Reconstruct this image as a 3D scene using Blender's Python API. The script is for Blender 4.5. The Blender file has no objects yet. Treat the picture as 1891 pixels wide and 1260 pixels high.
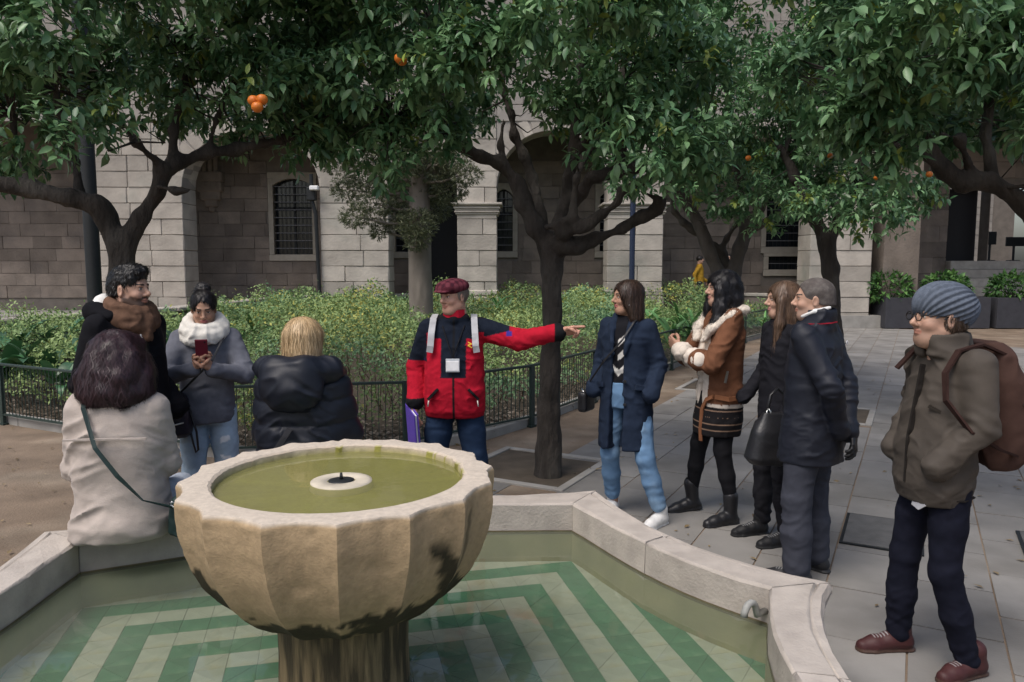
import bpy, math, random
import numpy as np
from mathutils import Vector, Matrix
random.seed(7); RNG = np.random.default_rng(7)
SC = bpy.context.scene; COL = SC.collection
R = math.radians

# ------------------------------------------------------------------ camera, sky, sun, exposure
FPX, CAM_H, HZ = 1400.0, 1.78, 490.0           # focal length in photo pixels, eye height, horizon row
PITCH = math.atan((630 - HZ) / FPX)
cam = bpy.data.objects.new('camera', bpy.data.cameras.new('camera')); COL.objects.link(cam)
cam.data.sensor_width = 36; cam.data.lens = 36 * FPX / 1891; cam.data.clip_end = 500
cam.location = (0, 0, CAM_H); cam.rotation_euler = (math.pi / 2 - PITCH, 0, 0)
SC.camera = cam
W = bpy.data.worlds.new('World'); SC.world = W; W.use_nodes = True
nt = W.node_tree; sky = nt.nodes.new('ShaderNodeTexSky'); sky.sky_type = 'NISHITA'; sky.sun_disc = False
sky.sun_elevation = R(60); sky.sun_rotation = R(222); sky.air_density = 1.0; sky.dust_density = 4.0; sky.ozone_density = 0.6
nt.links.new(sky.outputs[0], nt.nodes['Background'].inputs[0]); nt.nodes['Background'].inputs[1].default_value = 0.12
sun = bpy.data.objects.new('sun', bpy.data.lights.new('sun', 'SUN')); COL.objects.link(sun)
sun.data.energy = 1.3; sun.data.angle = R(30); sun.data.color = (1, .985, .965)
_el, _az = R(60), R(222)
sun.rotation_euler = Vector((math.sin(_az) * math.cos(_el), math.cos(_az) * math.cos(_el), math.sin(_el))).to_track_quat('Z', 'Y').to_euler()
SC.view_settings.view_transform = 'Standard'; SC.view_settings.look = 'None'
SC.view_settings.exposure = 0.58; SC.view_settings.gamma = 1.0; SC.view_settings.use_curve_mapping = False
SC.render.engine = 'CYCLES'; SC.cycles.max_bounces = 6; SC.cycles.transparent_max_bounces = 8
SC.cycles.use_denoising = True
SC.cycles.caustics_reflective = False; SC.cycles.caustics_refractive = False

def PT(px, py, z=None, Y=None):
    """photo pixel -> point on the height z or at the distance Y"""
    X = (px - 945.5) / FPX; Z = -(py - 630) / FPX
    r = Vector((X, math.cos(PITCH) + Z * math.sin(PITCH), -math.sin(PITCH) + Z * math.cos(PITCH)))
    t = (z - CAM_H) / r.z if z is not None else Y / r.y
    return Vector((0, 0, CAM_H)) + r * t
def PX(q):
    q = np.asarray(q, float) - [0, 0, CAM_H]
    d = q[..., 1] * math.cos(PITCH) - q[..., 2] * math.sin(PITCH); u = q[..., 1] * math.sin(PITCH) + q[..., 2] * math.cos(PITCH)
    return 945.5 + FPX * q[..., 0] / d, 630 - FPX * u / d, d

# ------------------------------------------------------------------ materials
def mat(name, col=(.5, .5, .5), rough=.8, var=.15, scale=6., bump=.0, bscale=60., attr=False, rnd=.0, spec=.3, col2=None, c2lo=.55, c2hi=.7,
        metal=0., trans=0., sheen=0., stretch=(1, 1, 1), detail=6, coat=0., c2scale=None, bdist=.004, world=False, wr=0., wrs=8.):
    m = bpy.data.materials.new(name); m.use_nodes = True; n = m.node_tree.nodes; L = m.node_tree.links
    b = n['Principled BSDF']; b.inputs['Roughness'].default_value = rough; b.inputs['Specular IOR Level'].default_value = spec
    b.inputs['Metallic'].default_value = metal; b.inputs['Sheen Weight'].default_value = sheen; b.inputs['Coat Weight'].default_value = coat
    tc = n.new('ShaderNodeTexCoord'); mp = n.new('ShaderNodeMapping'); mp.inputs['Scale'].default_value = stretch
    if world: ge = n.new('ShaderNodeNewGeometry'); L.new(ge.outputs['Position'], mp.inputs[0])
    else: L.new(tc.outputs['Object'], mp.inputs[0])
    no = n.new('ShaderNodeTexNoise'); no.inputs['Scale'].default_value = scale; no.inputs['Detail'].default_value = detail
    L.new(mp.outputs[0], no.inputs['Vector'])
    if attr:
        a = n.new('ShaderNodeAttribute'); a.attribute_name = 'Col'; cs = a.outputs['Color']
    else:
        a = n.new('ShaderNodeRGB'); a.outputs[0].default_value = (*col, 1); cs = a.outputs[0]
    if col2:
        n2 = n.new('ShaderNodeTexNoise'); n2.inputs['Scale'].default_value = c2scale or scale * .4; n2.inputs['Detail'].default_value = 8; L.new(mp.outputs[0], n2.inputs['Vector'])
        rp = n.new('ShaderNodeMapRange'); rp.inputs[1].default_value = c2lo; rp.inputs[2].default_value = c2hi; L.new(n2.outputs[0], rp.inputs[0])
        mx = n.new('ShaderNodeMix'); mx.data_type = 'RGBA'; L.new(rp.outputs[0], mx.inputs[0]); L.new(cs, mx.inputs[6]); mx.inputs[7].default_value = (*col2, 1)
        cs = mx.outputs[2]
    mr = n.new('ShaderNodeMapRange'); mr.inputs[1].default_value = .25; mr.inputs[2].default_value = .75
    mr.inputs[3].default_value = 1 - var; mr.inputs[4].default_value = 1 + var; L.new(no.outputs[0], mr.inputs[0])
    val = mr.outputs[0]
    if rnd:
        oi = n.new('ShaderNodeObjectInfo'); m2 = n.new('ShaderNodeMapRange'); m2.inputs[3].default_value = 1 - rnd; m2.inputs[4].default_value = 1 + rnd
        L.new(oi.outputs['Random'], m2.inputs[0]); mm = n.new('ShaderNodeMath'); mm.operation = 'MULTIPLY'; L.new(val, mm.inputs[0]); L.new(m2.outputs[0], mm.inputs[1]); val = mm.outputs[0]
    vm = n.new('ShaderNodeVectorMath'); vm.operation = 'SCALE'; L.new(cs, vm.inputs[0]); L.new(val, vm.inputs['Scale'])
    L.new(vm.outputs[0], b.inputs['Base Color'])
    if bump:
        nb = n.new('ShaderNodeTexNoise'); nb.inputs['Scale'].default_value = bscale; nb.inputs['Detail'].default_value = 5; L.new(mp.outputs[0], nb.inputs['Vector'])
        bp = n.new('ShaderNodeBump'); bp.inputs['Strength'].default_value = min(1, bump); bp.inputs['Distance'].default_value = bdist * max(1, bump); L.new(nb.outputs[0], bp.inputs['Height']); L.new(bp.outputs[0], b.inputs['Normal'])
        if wr:                                                     # creases in cloth
            rn = n.new('ShaderNodeTexNoise'); rn.noise_type = 'RIDGED_MULTIFRACTAL'; rn.inputs['Scale'].default_value = wrs; rn.inputs['Detail'].default_value = 2.5; rn.inputs['Roughness'].default_value = .4; rn.inputs['Distortion'].default_value = .5
            m3 = n.new('ShaderNodeMapping'); m3.inputs['Scale'].default_value = (.75, .75, 1.3); m3.inputs['Rotation'].default_value = (.35, .3, 0); L.new(tc.outputs['Object'], m3.inputs[0]); L.new(m3.outputs[0], rn.inputs['Vector'])
            b2 = n.new('ShaderNodeBump'); b2.inputs['Strength'].default_value = .75; b2.inputs['Distance'].default_value = .03 * wr; L.new(rn.outputs[0], b2.inputs['Height']); L.new(b2.outputs[0], bp.inputs['Normal'])
    if trans:
        t = n.new('ShaderNodeBsdfTranslucent'); L.new(vm.outputs[0], t.inputs[0]); ms = n.new('ShaderNodeMixShader'); ms.inputs[0].default_value = trans
        L.new(b.outputs[0], ms.inputs[1]); L.new(t.outputs[0], ms.inputs[2]); L.new(ms.outputs[0], n['Material Output'].inputs[0])
    return m

def water_mat(name, tint, ripple, rscale, murk=(.2, .21, .14, .16)):
    m = bpy.data.materials.new(name); m.use_nodes = True; n = m.node_tree.nodes; L = m.node_tree.links; n.remove(n['Principled BSDF'])
    tr = n.new('ShaderNodeBsdfTransparent'); tr.inputs[0].default_value = (*tint, 1)
    gl = n.new('ShaderNodeBsdfGlossy'); gl.inputs['Roughness'].default_value = .02
    fr = n.new('ShaderNodeFresnel'); fr.inputs[0].default_value = 1.33; ms = n.new('ShaderNodeMixShader')
    tc = n.new('ShaderNodeTexCoord'); no = n.new('ShaderNodeTexNoise'); no.inputs['Scale'].default_value = rscale; no.inputs['Detail'].default_value = 3
    L.new(tc.outputs['Object'], no.inputs['Vector']); bp = n.new('ShaderNodeBump'); bp.inputs['Strength'].default_value = ripple; bp.inputs['Distance'].default_value = .01
    L.new(no.outputs[0], bp.inputs['Height'])
    for q in (gl, fr): L.new(bp.outputs[0], q.inputs['Normal'])
    df = n.new('ShaderNodeBsdfDiffuse'); df.inputs[0].default_value = (*murk[:3], 1); mu = n.new('ShaderNodeMixShader'); mu.inputs[0].default_value = murk[3]; L.new(tr.outputs[0], mu.inputs[1]); L.new(df.outputs[0], mu.inputs[2])
    L.new(fr.outputs[0], ms.inputs[0]); L.new(mu.outputs[0], ms.inputs[1]); L.new(gl.outputs[0], ms.inputs[2]); L.new(ms.outputs[0], n['Material Output'].inputs[0])
    return m

# ------------------------------------------------------------------ mesh helpers
def mk_mesh(name, V, F, col=None, smooth=False):
    """V (n,3); F (m,k) array of equal-sided faces or a list of arrays"""
    V = np.asarray(V, np.float32); Fs = [np.asarray(f, np.int32) for f in (F if isinstance(F, list) and len(F) and isinstance(F[0], np.ndarray) and F[0].ndim == 2 else [F])]
    me = bpy.data.meshes.new(name)
    tot = sum(f.size for f in Fs); cnt = sum(len(f) for f in Fs)
    me.vertices.add(len(V)); me.vertices.foreach_set('co', V.ravel())
    me.loops.add(tot); me.loops.foreach_set('vertex_index', np.concatenate([f.ravel() for f in Fs]))
    me.polygons.add(cnt); sizes = np.concatenate([np.full(len(f), f.shape[1]) for f in Fs]); st = np.concatenate([[0], np.cumsum(sizes)[:-1]])
    me.polygons.foreach_set('loop_start', st.astype(np.int32)); 
    if smooth: me.polygons.foreach_set('use_smooth', np.ones(cnt, bool))
    me.update(calc_edges=True); me.validate()
    if col is not None:
        ca = me.color_attributes.new('Col', 'FLOAT_COLOR', 'POINT'); c4 = np.ones((len(V), 4), np.float32); c4[:, :3] = col; ca.data.foreach_set('color', c4.ravel())
    return me
def ob(name, me, m=None, parent=None, loc=None, rot=None, scale=None):
    o = bpy.data.objects.new(name, me); COL.objects.link(o)
    if m is not None and me is not None and not me.materials: me.materials.append(m)
    if parent: o.parent = parent
    if loc is not None: o.location = loc
    if rot is not None: o.rotation_euler = rot
    if scale is not None: o.scale = scale
    return o
def tag(o, label=None, cat=None, group=None, kind=None):
    for k, v in (('label', label), ('category', cat), ('group', group), ('kind', kind)):
        if v: o[k] = v
    return o
def empty(name, loc=(0, 0, 0), rz=0.):
    o = bpy.data.objects.new(name, None); COL.objects.link(o); o.location = loc; o.rotation_euler = (0, 0, rz); o.empty_display_size = .1; return o

class MB:
    """collects polygons"""
    def __init__(s): s.v = []; s.f = []
    def add(s, V, F):
        k = len(s.v); s.v += [tuple(map(float, p)) for p in V]; s.f += [tuple(i + k for i in f) for f in F]
    def box(s, c, h, rz=0., bev=0., jit=0.):
        c = Vector(c); V = []
        M = Matrix.Rotation(rz, 3, 'Z')
        if bev <= 0:
            for sx in (-1, 1):
                for sy in (-1, 1):
                    for sz in (-1, 1): V.append(c + M @ Vector((sx * h[0], sy * h[1], sz * h[2])))
            s.add(V, [(0, 1, 3, 2), (4, 6, 7, 5), (0, 4, 5, 1), (2, 3, 7, 6), (0, 2, 6, 4), (1, 5, 7, 3)])
        else:
            bv, bf = BEV
            V = [c + M @ Vector([math.copysign(h[i] - (bev if k[i] == 0 else 0), k[3 + i]) for i in range(3)]) for k in bv]
            s.add(V, bf)
    def prism(s, poly, z0, z1):
        n = len(poly); s.add([(x, y, z0) for x, y in poly] + [(x, y, z1) for x, y in poly],
                             [tuple(range(n - 1, -1, -1)), tuple(range(n, 2 * n))] + [(i, (i + 1) % n, n + (i + 1) % n, n + i) for i in range(n)])
    def tube(s, pts, rad, n=8, cap=True):
        pts = [Vector(p) for p in pts]; rr = rad if hasattr(rad, '__len__') else [rad] * len(pts); k = len(s.v); V = []; F = []
        up = None
        for i, p in enumerate(pts):
            t = (pts[min(i + 1, len(pts) - 1)] - pts[max(i - 1, 0)]).normalized()
            if up is None: up = Vector((0, 0, 1)) if abs(t.z) < .9 else Vector((1, 0, 0))
            a = t.cross(up)
            if a.length < 1e-4: a = t.orthogonal()
            a.normalize(); b = a.cross(t); up = b
            for j in range(n):
                th = 2 * math.pi * j / n; V.append(p + (a * math.cos(th) + b * math.sin(th)) * rr[i])
        for i in range(len(pts) - 1):
            for j in range(n): F.append((i * n + j, i * n + (j + 1) % n, (i + 1) * n + (j + 1) % n, (i + 1) * n + j))
        if cap: F += [tuple(range(n - 1, -1, -1)), tuple((len(pts) - 1) * n + j for j in range(n))]
        s.add(V, F)
    def lathe(s, prof, c=(0, 0, 0), n=32):
        V = [(c[0] + r * math.cos(2 * math.pi * j / n), c[1] + r * math.sin(2 * math.pi * j / n), c[2] + z) for r, z in prof for j in range(n)]
        F = [(i * n + j, i * n + (j + 1) % n, (i + 1) * n + (j + 1) % n, (i + 1) * n + j) for i in range(len(prof) - 1) for j in range(n)]
        s.add(V, F)
    def mesh(s, name, smooth=False):
        me = bpy.data.meshes.new(name); me.from_pydata(s.v, [], s.f); me.update()
        if smooth: me.polygons.foreach_set('use_smooth', [True] * len(me.polygons))
        return me
    def build(s, name, m, parent=None, smooth=False, **k): return ob(name, s.mesh(name, smooth), m, parent, **k)
def _bevbox():
    # vertices keyed (flag per axis: 1 = stays on the face plane, sign per axis)
    V = []; idx = {}
    for sx in (-1, 1):
        for sy in (-1, 1):
            for sz in (-1, 1):
                for ax in range(3):
                    k = [0, 0, 0]; k[ax] = 1; idx[(sx, sy, sz, ax)] = len(V); V.append((*k, sx, sy, sz))
    F = []
    for ax in range(3):
        o = [a for a in range(3) if a != ax]
        for s_ in (-1, 1):
            q = []
            for a, b in ((-1, -1), (1, -1), (1, 1), (-1, 1)):
                sg = [0, 0, 0]; sg[ax] = s_; sg[o[0]] = a; sg[o[1]] = b; q.append(idx[(*sg, ax)])
            F.append(tuple(q) if s_ * (1 if ax != 1 else -1) > 0 else tuple(q[::-1]))
    for ax in range(3):            # edges parallel to ax
        o = [a for a in range(3) if a != ax]
        for a in (-1, 1):
            for b in (-1, 1):
                q = []
                for e, face in ((-1, 0), (1, 0), (1, 1), (-1, 1)):
                    sg = [0, 0, 0]; sg[ax] = e; sg[o[0]] = a; sg[o[1]] = b; q.append(idx[(*sg, o[face])])
                F.append(tuple(q))
    for sx in (-1, 1):
        for sy in (-1, 1):
            for sz in (-1, 1): F.append(tuple(idx[(sx, sy, sz, ax)] for ax in range(3)))
    return V, F
BEV = _bevbox()
def fix_normals(me):
    import bmesh
    bm = bmesh.new(); bm.from_mesh(me); bmesh.ops.recalc_face_normals(bm, faces=bm.faces); bm.to_mesh(me); bm.free()

# lattice noise on numpy points
_LAT = np.random.default_rng(3).random((32, 32, 32)).astype(np.float32)
def vnoise(P, sc, off=0.):
    Q = np.asarray(P, np.float32) * sc + off + 50.; I = np.floor(Q).astype(int); T = Q - I; T = T * T * (3 - 2 * T); I &= 31; J = (I + 1) & 31
    x, y, z = T[:, 0], T[:, 1], T[:, 2]
    def g(a, b, c): return _LAT[a, b, c]
    c00 = g(I[:, 0], I[:, 1], I[:, 2]) * (1 - x) + g(J[:, 0], I[:, 1], I[:, 2]) * x; c10 = g(I[:, 0], J[:, 1], I[:, 2]) * (1 - x) + g(J[:, 0], J[:, 1], I[:, 2]) * x
    c01 = g(I[:, 0], I[:, 1], J[:, 2]) * (1 - x) + g(J[:, 0], I[:, 1], J[:, 2]) * x; c11 = g(I[:, 0], J[:, 1], J[:, 2]) * (1 - x) + g(J[:, 0], J[:, 1], J[:, 2]) * x
    return ((c00 * (1 - y) + c10 * y) * (1 - z) + (c01 * (1 - y) + c11 * y) * z) * 2 - 1

# ------------------------------------------------------------------ signed distance fields -> one continuous surface
class Field:
    def __init__(s, lo, hi, h):
        s.lo = np.array(lo, float); s.h = h; s.n = np.ceil((np.array(hi) - s.lo) / h).astype(int) + 1
        s.ax = [s.lo[i] + h * np.arange(s.n[i]) for i in range(3)]; s.D = np.full(s.n, 9., np.float32)
    def _sub(s, lo, hi):
        a = np.clip(np.floor((np.array(lo) - s.lo) / s.h).astype(int), 0, s.n); b = np.clip(np.ceil((np.array(hi) - s.lo) / s.h).astype(int) + 1, 0, s.n)
        if (b <= a).any(): return None
        sl = tuple(slice(a[i], b[i]) for i in range(3))
        return sl, s.ax[0][sl[0]].astype(np.float32)[:, None, None], s.ax[1][sl[1]].astype(np.float32)[None, :, None], s.ax[2][sl[2]].astype(np.float32)[None, None, :]
    def put(s, fn, lo, hi, k=.02, op='u', pad=.05):
        q = s._sub(np.array(lo) - pad - k, np.array(hi) + pad + k)
        if q is None: return s
        sl, X, Y, Z = q; d = fn(X, Y, Z); A = s.D[sl]
        if op == 'u': h = np.clip(.5 + .5 * (d - A) / k, 0, 1); s.D[sl] = d * (1 - h) + A * h - k * h * (1 - h)
        else: h = np.clip(.5 - .5 * (-d - A) / k, 0, 1) * 0 + np.clip(.5 - .5 * (A + d) / k, 0, 1); s.D[sl] = A * (1 - h) - d * h + k * h * (1 - h)
        return s
    def cone(s, a, b, ra, rb, k=.02, op='u', sq=None):
        a = np.array(a, float); b = np.array(b, float); ba = b - a; L2 = max(ba @ ba, 1e-9); r = max(ra, rb)
        def fn(X, Y, Z):
            px, py, pz = X - a[0], Y - a[1], Z - a[2]; t = np.clip((px * ba[0] + py * ba[1] + pz * ba[2]) / L2, 0, 1)
            px = px - t * ba[0]; py = py - t * ba[1]; pz = pz - t * ba[2]
            if sq is not None:
                u, f_ = sq; c = (px * u[0] + py * u[1] + pz * u[2]) * (f_ - 1); px = px + c * u[0]; py = py + c * u[1]; pz = pz + c * u[2]
            return np.sqrt(px * px + py * py + pz * pz) - (ra + (rb - ra) * t)
        return s.put(fn, np.minimum(a, b) - r, np.maximum(a, b) + r, k, op)
    def chain(s, pts, k=.02, op='u', sq=None):
        for (p, r), (q, r2) in zip(pts[:-1], pts[1:]): s.cone(p, q, r, r2, k, op, sq)
        return s
    def ell(s, c, r, k=.02, op='u', rot=None):
        c = np.array(c, float); r = np.array(r, float); M = np.eye(3) if rot is None else np.array(rot).T
        def fn(X, Y, Z):
            p = [X - c[0], Y - c[1], Z - c[2]]; q = [p[0] * M[i, 0] + p[1] * M[i, 1] + p[2] * M[i, 2] for i in range(3)]
            k0 = np.sqrt((q[0] / r[0])**2 + (q[1] / r[1])**2 + (q[2] / r[2])**2); k1 = np.sqrt((q[0] / r[0]**2)**2 + (q[1] / r[1]**2)**2 + (q[2] / r[2]**2)**2) + 1e-6
            return k0 * (k0 - 1) / k1
        m = r.max() if rot is not None else r
        return s.put(fn, c - m, c + m, k, op)
    def box(s, c, hf, r=.01, k=.01, op='u', rot=None):
        c = np.array(c, float); hf = np.array(hf, float) - r; M = np.eye(3) if rot is None else np.array(rot).T
        def fn(X, Y, Z):
            p = [X - c[0], Y - c[1], Z - c[2]]; q = [np.abs(p[0] * M[i, 0] + p[1] * M[i, 1] + p[2] * M[i, 2]) - hf[i] for i in range(3)]
            o = np.sqrt(sum(np.maximum(v, 0)**2 for v in q)); return o + np.minimum(np.maximum(np.maximum(q[0], q[1]), q[2]), 0) - r
        m = (hf.max() + r) * 1.5 if rot is not None else hf + r
        return s.put(fn, c - m, c + m, k, op)
    def loft(s, st, k=.03, op='u', p=2.3):
        """st: (z, half width y, half depth x, centre x, centre y)"""
        st = sorted([tuple(list(t) + [0] * (5 - len(t))) for t in st]); z = [t[0] for t in st]
        def fn(X, Y, Z):
            a, b, cx, cy = (np.interp(Z, z, [t[i] for t in st]).astype(np.float32) for i in (1, 2, 3, 4))
            d = ((np.abs((Y - cy) / a)**p + np.abs((X - cx) / b)**p)**(1 / p) - 1) * np.minimum(a, b)
            return np.maximum(np.maximum(d, (Z - z[-1])), z[0] - Z)
        lo = [min(t[3] - t[2] for t in st), min(t[4] - t[1] for t in st), z[0]]; hi = [max(t[3] + t[2] for t in st), max(t[4] + t[1] for t in st), z[-1]]
        return s.put(fn, lo, hi, k, op)
    def cutz(s, z, above=False, k=.008):
        Z = s.ax[2].astype(np.float32)[None, None, :]; d = (Z - z) if above else (z - Z); h = np.clip(.5 + .5 * (d - s.D) / k, 0, 1)
        s.D = d * h + s.D * (1 - h) + k * h * (1 - h); return s
    def mesh(s, smooth=0):
        D = s.D; S = D < 0; n = s.n - 1
        def cn(A, i, j, k): return A[i:i + n[0], j:j + n[1], k:k + n[2]]
        CR = [(i, j, k) for i in (0, 1) for j in (0, 1) for k in (0, 1)]
        cnt = sum(cn(S, *c).astype(np.int8) for c in CR); act = (cnt > 0) & (cnt < 8); I = np.argwhere(act)
        if len(I) == 0: return np.zeros((0, 3)), np.zeros((0, 4), int)
        idx = np.full(n, -1, np.int32); idx[act] = np.arange(len(I))
        val = {c: D[I[:, 0] + c[0], I[:, 1] + c[1], I[:, 2] + c[2]] for c in CR}
        acc = np.zeros((len(I), 3)); w = np.zeros(len(I))
        for c in CR:
            for ax in range(3):
                if c[ax] == 0:
                    d = list(c); d[ax] = 1; d = tuple(d); fa, fb = val[c], val[d]; x = (fa < 0) != (fb < 0)
                    t = np.where(x, fa / np.where(x, fa - fb, 1), 0); p = np.tile(np.array(c, float), (len(I), 1)); p[:, ax] = t
                    acc += p * x[:, None]; w += x
        V = s.lo + (I + acc / w[:, None]) * s.h
        Q = []
        for ax in range(3):
            o1, o2 = (ax + 1) % 3, (ax + 2) % 3
            sl0 = [slice(0, n[i]) for i in range(3)]; sl0[o1] = slice(1, n[o1]); sl0[o2] = slice(1, n[o2])
            sl1 = list(sl0); sl1[ax] = slice(1, n[ax] + 1)
            a = S[tuple(sl0)]; b = S[tuple(sl1)]
            for flip, msk in ((False, a & ~b), (True, b & ~a)):
                E = np.argwhere(msk)
                if not len(E): continue
                E[:, o1] += 1; E[:, o2] += 1
                def at(d1, d2):
                    G = E.copy(); G[:, o1] -= d1; G[:, o2] -= d2; return idx[G[:, 0], G[:, 1], G[:, 2]]
                q = np.stack([at(1, 1), at(0, 1), at(0, 0), at(1, 0)], 1)
                Q.append(q[:, ::-1] if flip else q)
        Q = np.concatenate(Q); Q = Q[(Q >= 0).all(1)]
        for _ in range(smooth): V = lap(V, Q)
        return V, Q
def lap(V, Q, f=.5):
    A = np.zeros_like(V); w = np.zeros(len(V))
    for i in range(4):
        a, b = Q[:, i], Q[:, (i + 1) % 4]
        for c in range(3): A[:, c] += np.bincount(a, V[b, c], len(V)) + np.bincount(b, V[a, c], len(V))
        w += np.bincount(a, minlength=len(V)) + np.bincount(b, minlength=len(V))
    return V * (1 - f) + f * A / np.maximum(w, 1)[:, None]
def vnormals(V, Q):
    N = np.cross(V[Q[:, 2]] - V[Q[:, 0]], V[Q[:, 3]] - V[Q[:, 1]]); O = np.zeros_like(V)
    for i in range(4):
        for c in range(3): O[:, c] += np.bincount(Q[:, i], N[:, c], len(V))
    return O / np.maximum(np.linalg.norm(O, axis=1), 1e-9)[:, None]
def folds(V, Q, amp, sc=(14, 14, 30), off=0., ridge=True):
    sc = np.array(sc, float); W = V + .035 * np.stack([vnoise(V, 6., off + 20), vnoise(V, 6., off + 30), vnoise(V, 6., off + 40)], 1)
    if ridge: W = np.stack([W[:, 0], W[:, 1], W[:, 2] + .45 * np.abs(W[:, 1]) + .3 * W[:, 0]], 1)
    if ridge: sc = sc * .8
    n = vnoise(W * sc, 1., off) + (.22 if ridge else .4) * vnoise(W * sc * 2.1, 1., off + 9)
    if ridge: n = (1.7 * np.clip(1 - 1.5 * np.abs(n), 0, 1)**2 - .45) * np.clip(.55 + 1.1 * vnoise(V, 4.5, off + 60), .08, 1.4) + n * .2
    return V + vnormals(V, Q) * (amp * n)[:, None]
# ------------------------------------------------------------------ shared materials
M_DIRT = mat('packed_earth', (.185, .138, .098), .95, .3, 2.6, .7, 60, bdist=.01, col2=(.27, .22, .165), c2lo=.5, c2hi=.72)
M_SLAB = mat('paving_stone', (.215, .205, .19), .8, .2, 2.3, .4, 70, rnd=.12, col2=(.145, .136, .122), c2lo=.48, c2hi=.7, c2scale=1.3, world=True)
M_KERB = mat('kerb_stone', (.30, .285, .26), .85, .2, 5, .5, 50, rnd=.1, world=True)
M_POOLST = mat('pool_stone', (.41, .365, .32), .85, .17, 9, .8, 75, rnd=.07, col2=(.36, .32, .28), c2lo=.52, c2hi=.74)
M_BOWL = mat('bowl_sandstone', (.50, .39, .27), .8, .12, 7, .4, 55, col2=(.40, .31, .2), c2lo=.5, c2hi=.7)
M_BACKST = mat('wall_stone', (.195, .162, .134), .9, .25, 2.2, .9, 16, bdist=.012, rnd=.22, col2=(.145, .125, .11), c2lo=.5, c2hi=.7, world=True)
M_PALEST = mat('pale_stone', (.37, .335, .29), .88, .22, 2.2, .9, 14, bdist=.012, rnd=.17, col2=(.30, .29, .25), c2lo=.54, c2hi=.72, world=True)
M_UPST = mat('upper_stone', (.28, .256, .23), .88, .2, 2.2, .8, 14, bdist=.01, rnd=.12, world=True)
M_MORTAR = mat('mortar', (.16, .14, .12), .95, .2, 4, .4, 30)
M_DARK = mat('dark_opening', (.012, .012, .014), .6, .1)  # near-black colour standing for unlit doorways; also on the phone lens
M_IRON = mat('painted_iron', (.014, .016, .017), .55, .2, 20, .1, 80)
M_FENCE = mat('green_iron', (.028, .045, .040), .45, .2, 20, .1, 80)
M_BLUEPOST = mat('blue_iron', (.02, .03, .06), .4, .15, 20)
M_SOIL = mat('bed_soil', (.085, .068, .05), .95, .3, 6, .8, 40)
M_GLASS = mat('window_glass', (.02, .025, .03), .12, .05, spec=.5)

# ------------------------------------------------------------------ ground
me = MB(); me.add([(-90, -40, 0), (90, -40, 0), (90, 120, 0), (-90, 120, 0)], [(0, 1, 2, 3)])
tag(me.build('ground', M_DIRT), kind='structure')

# pool outline (four-fold: a square whose sides swell to a point); local u, v about the pool centre
PC = Vector((-.55, 2.47)); PA = R(13.6); CU = Vector((math.cos(PA), math.sin(PA))); CV = Vector((-math.sin(PA), math.cos(PA)))
def arc_pts(half, n=10):
    u = np.array([p[0] for p in half]); v = np.array([p[1] for p in half]); t = np.concatenate([[0], np.cumsum(np.hypot(np.diff(u), np.diff(v)))]); q = np.linspace(0, t[-1], n + 1)
    def sm(y): 
        c = np.polyfit(t, y, 4); yy = np.polyval(c, q); yy[0] = y[0]; yy[-1] = y[-1]; return yy
    return list(zip(sm(u), sm(v)))
IN_H = arc_pts([(1.18, 1.18), (1.245, .877), (1.306, .63), (1.36, .446), (1.43, .282), (1.505, .149), (1.6, 0)])
OUT_H = arc_pts([(1.385, 1.385), (1.395, 1.07), (1.425, .9), (1.5, .55), (1.6, .34), (1.74, .13), (1.87, 0)])
def loop8(h):
    q = h + [(u, -v) for u, v in h[-2::-1]]                      # corner -> point -> corner (side facing +u)
    out = []
    for k in range(4):
        a = -k * math.pi / 2
        out += [(u * math.cos(a) - v * math.sin(a), u * math.sin(a) + v * math.cos(a)) for u, v in q[:-1]]
    return out                                                    # clockwise
def w2(u, v): p = PC + CU * u + CV * v; return (p.x, p.y)
IN_L = [w2(*q) for q in loop8(IN_H)]; OUT_L = [w2(*q) for q in loop8(OUT_H)]
def inside(poly, x, y):
    c = False; n = len(poly)
    for i in range(n):
        (x1, y1), (x2, y2) = poly[i], poly[(i + 1) % n]
        if (y1 > y) != (y2 > y) and x < (x2 - x1) * (y - y1) / (y2 - y1) + x1: c = not c
    return c

# paving slabs, laid along the fence
E1 = Vector((.47, .883)).normalized(); E2 = Vector((E1.y, -E1.x)); ORG = Vector((.60, 7.15))
paving = empty('paving', (0, 0, 0)); tag(paving, kind='structure')
PITS = [((-.28, 6.12), (.62, 6.12), (.62, 6.98), (-.28, 6.98))]
PITQ = [((.17, 6.55), .48), ((3.1, 11.0), .5), ((3.76, 9.0), .48)]
SLB = MB(); SLB.box((0, 0, 0), (.5, .5, .5), bev=.012); slab_me = [SLB.mesh('paving_slab')]; slab_me[0].materials.append(M_SLAB)
cand = []
sl, sw, gap = .62, .41, .010
for j in range(-3, 26):
    for i in range(-14, 34):
        o = (.5 if j % 2 else 0) * sl
        c = ORG + E1 * (i * sl + o) + E2 * ((j + .5) * sw)
        if c.y < 1.5 or c.y > 23.5 or c.x > 11: continue
        if j < 0 and (c.y > 6.9 or c.x < -.75): continue
        if inside(OUT_L, c.x, c.y): continue
        # slabs leave the tree pits open
        if any(abs((c - Vector(p)).dot(E1)) < h + .15 and abs((c - Vector(p)).dot(E2)) < h + .1 for p, h in PITQ): continue
        x, y, d = PX((c.x, c.y, 0))
        if d < .5 or not (-120 < x < 2010 and 480 < y < 1400): continue
        cand.append((d, c))
cand.sort(key=lambda t: t[0]); far = MB()
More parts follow.
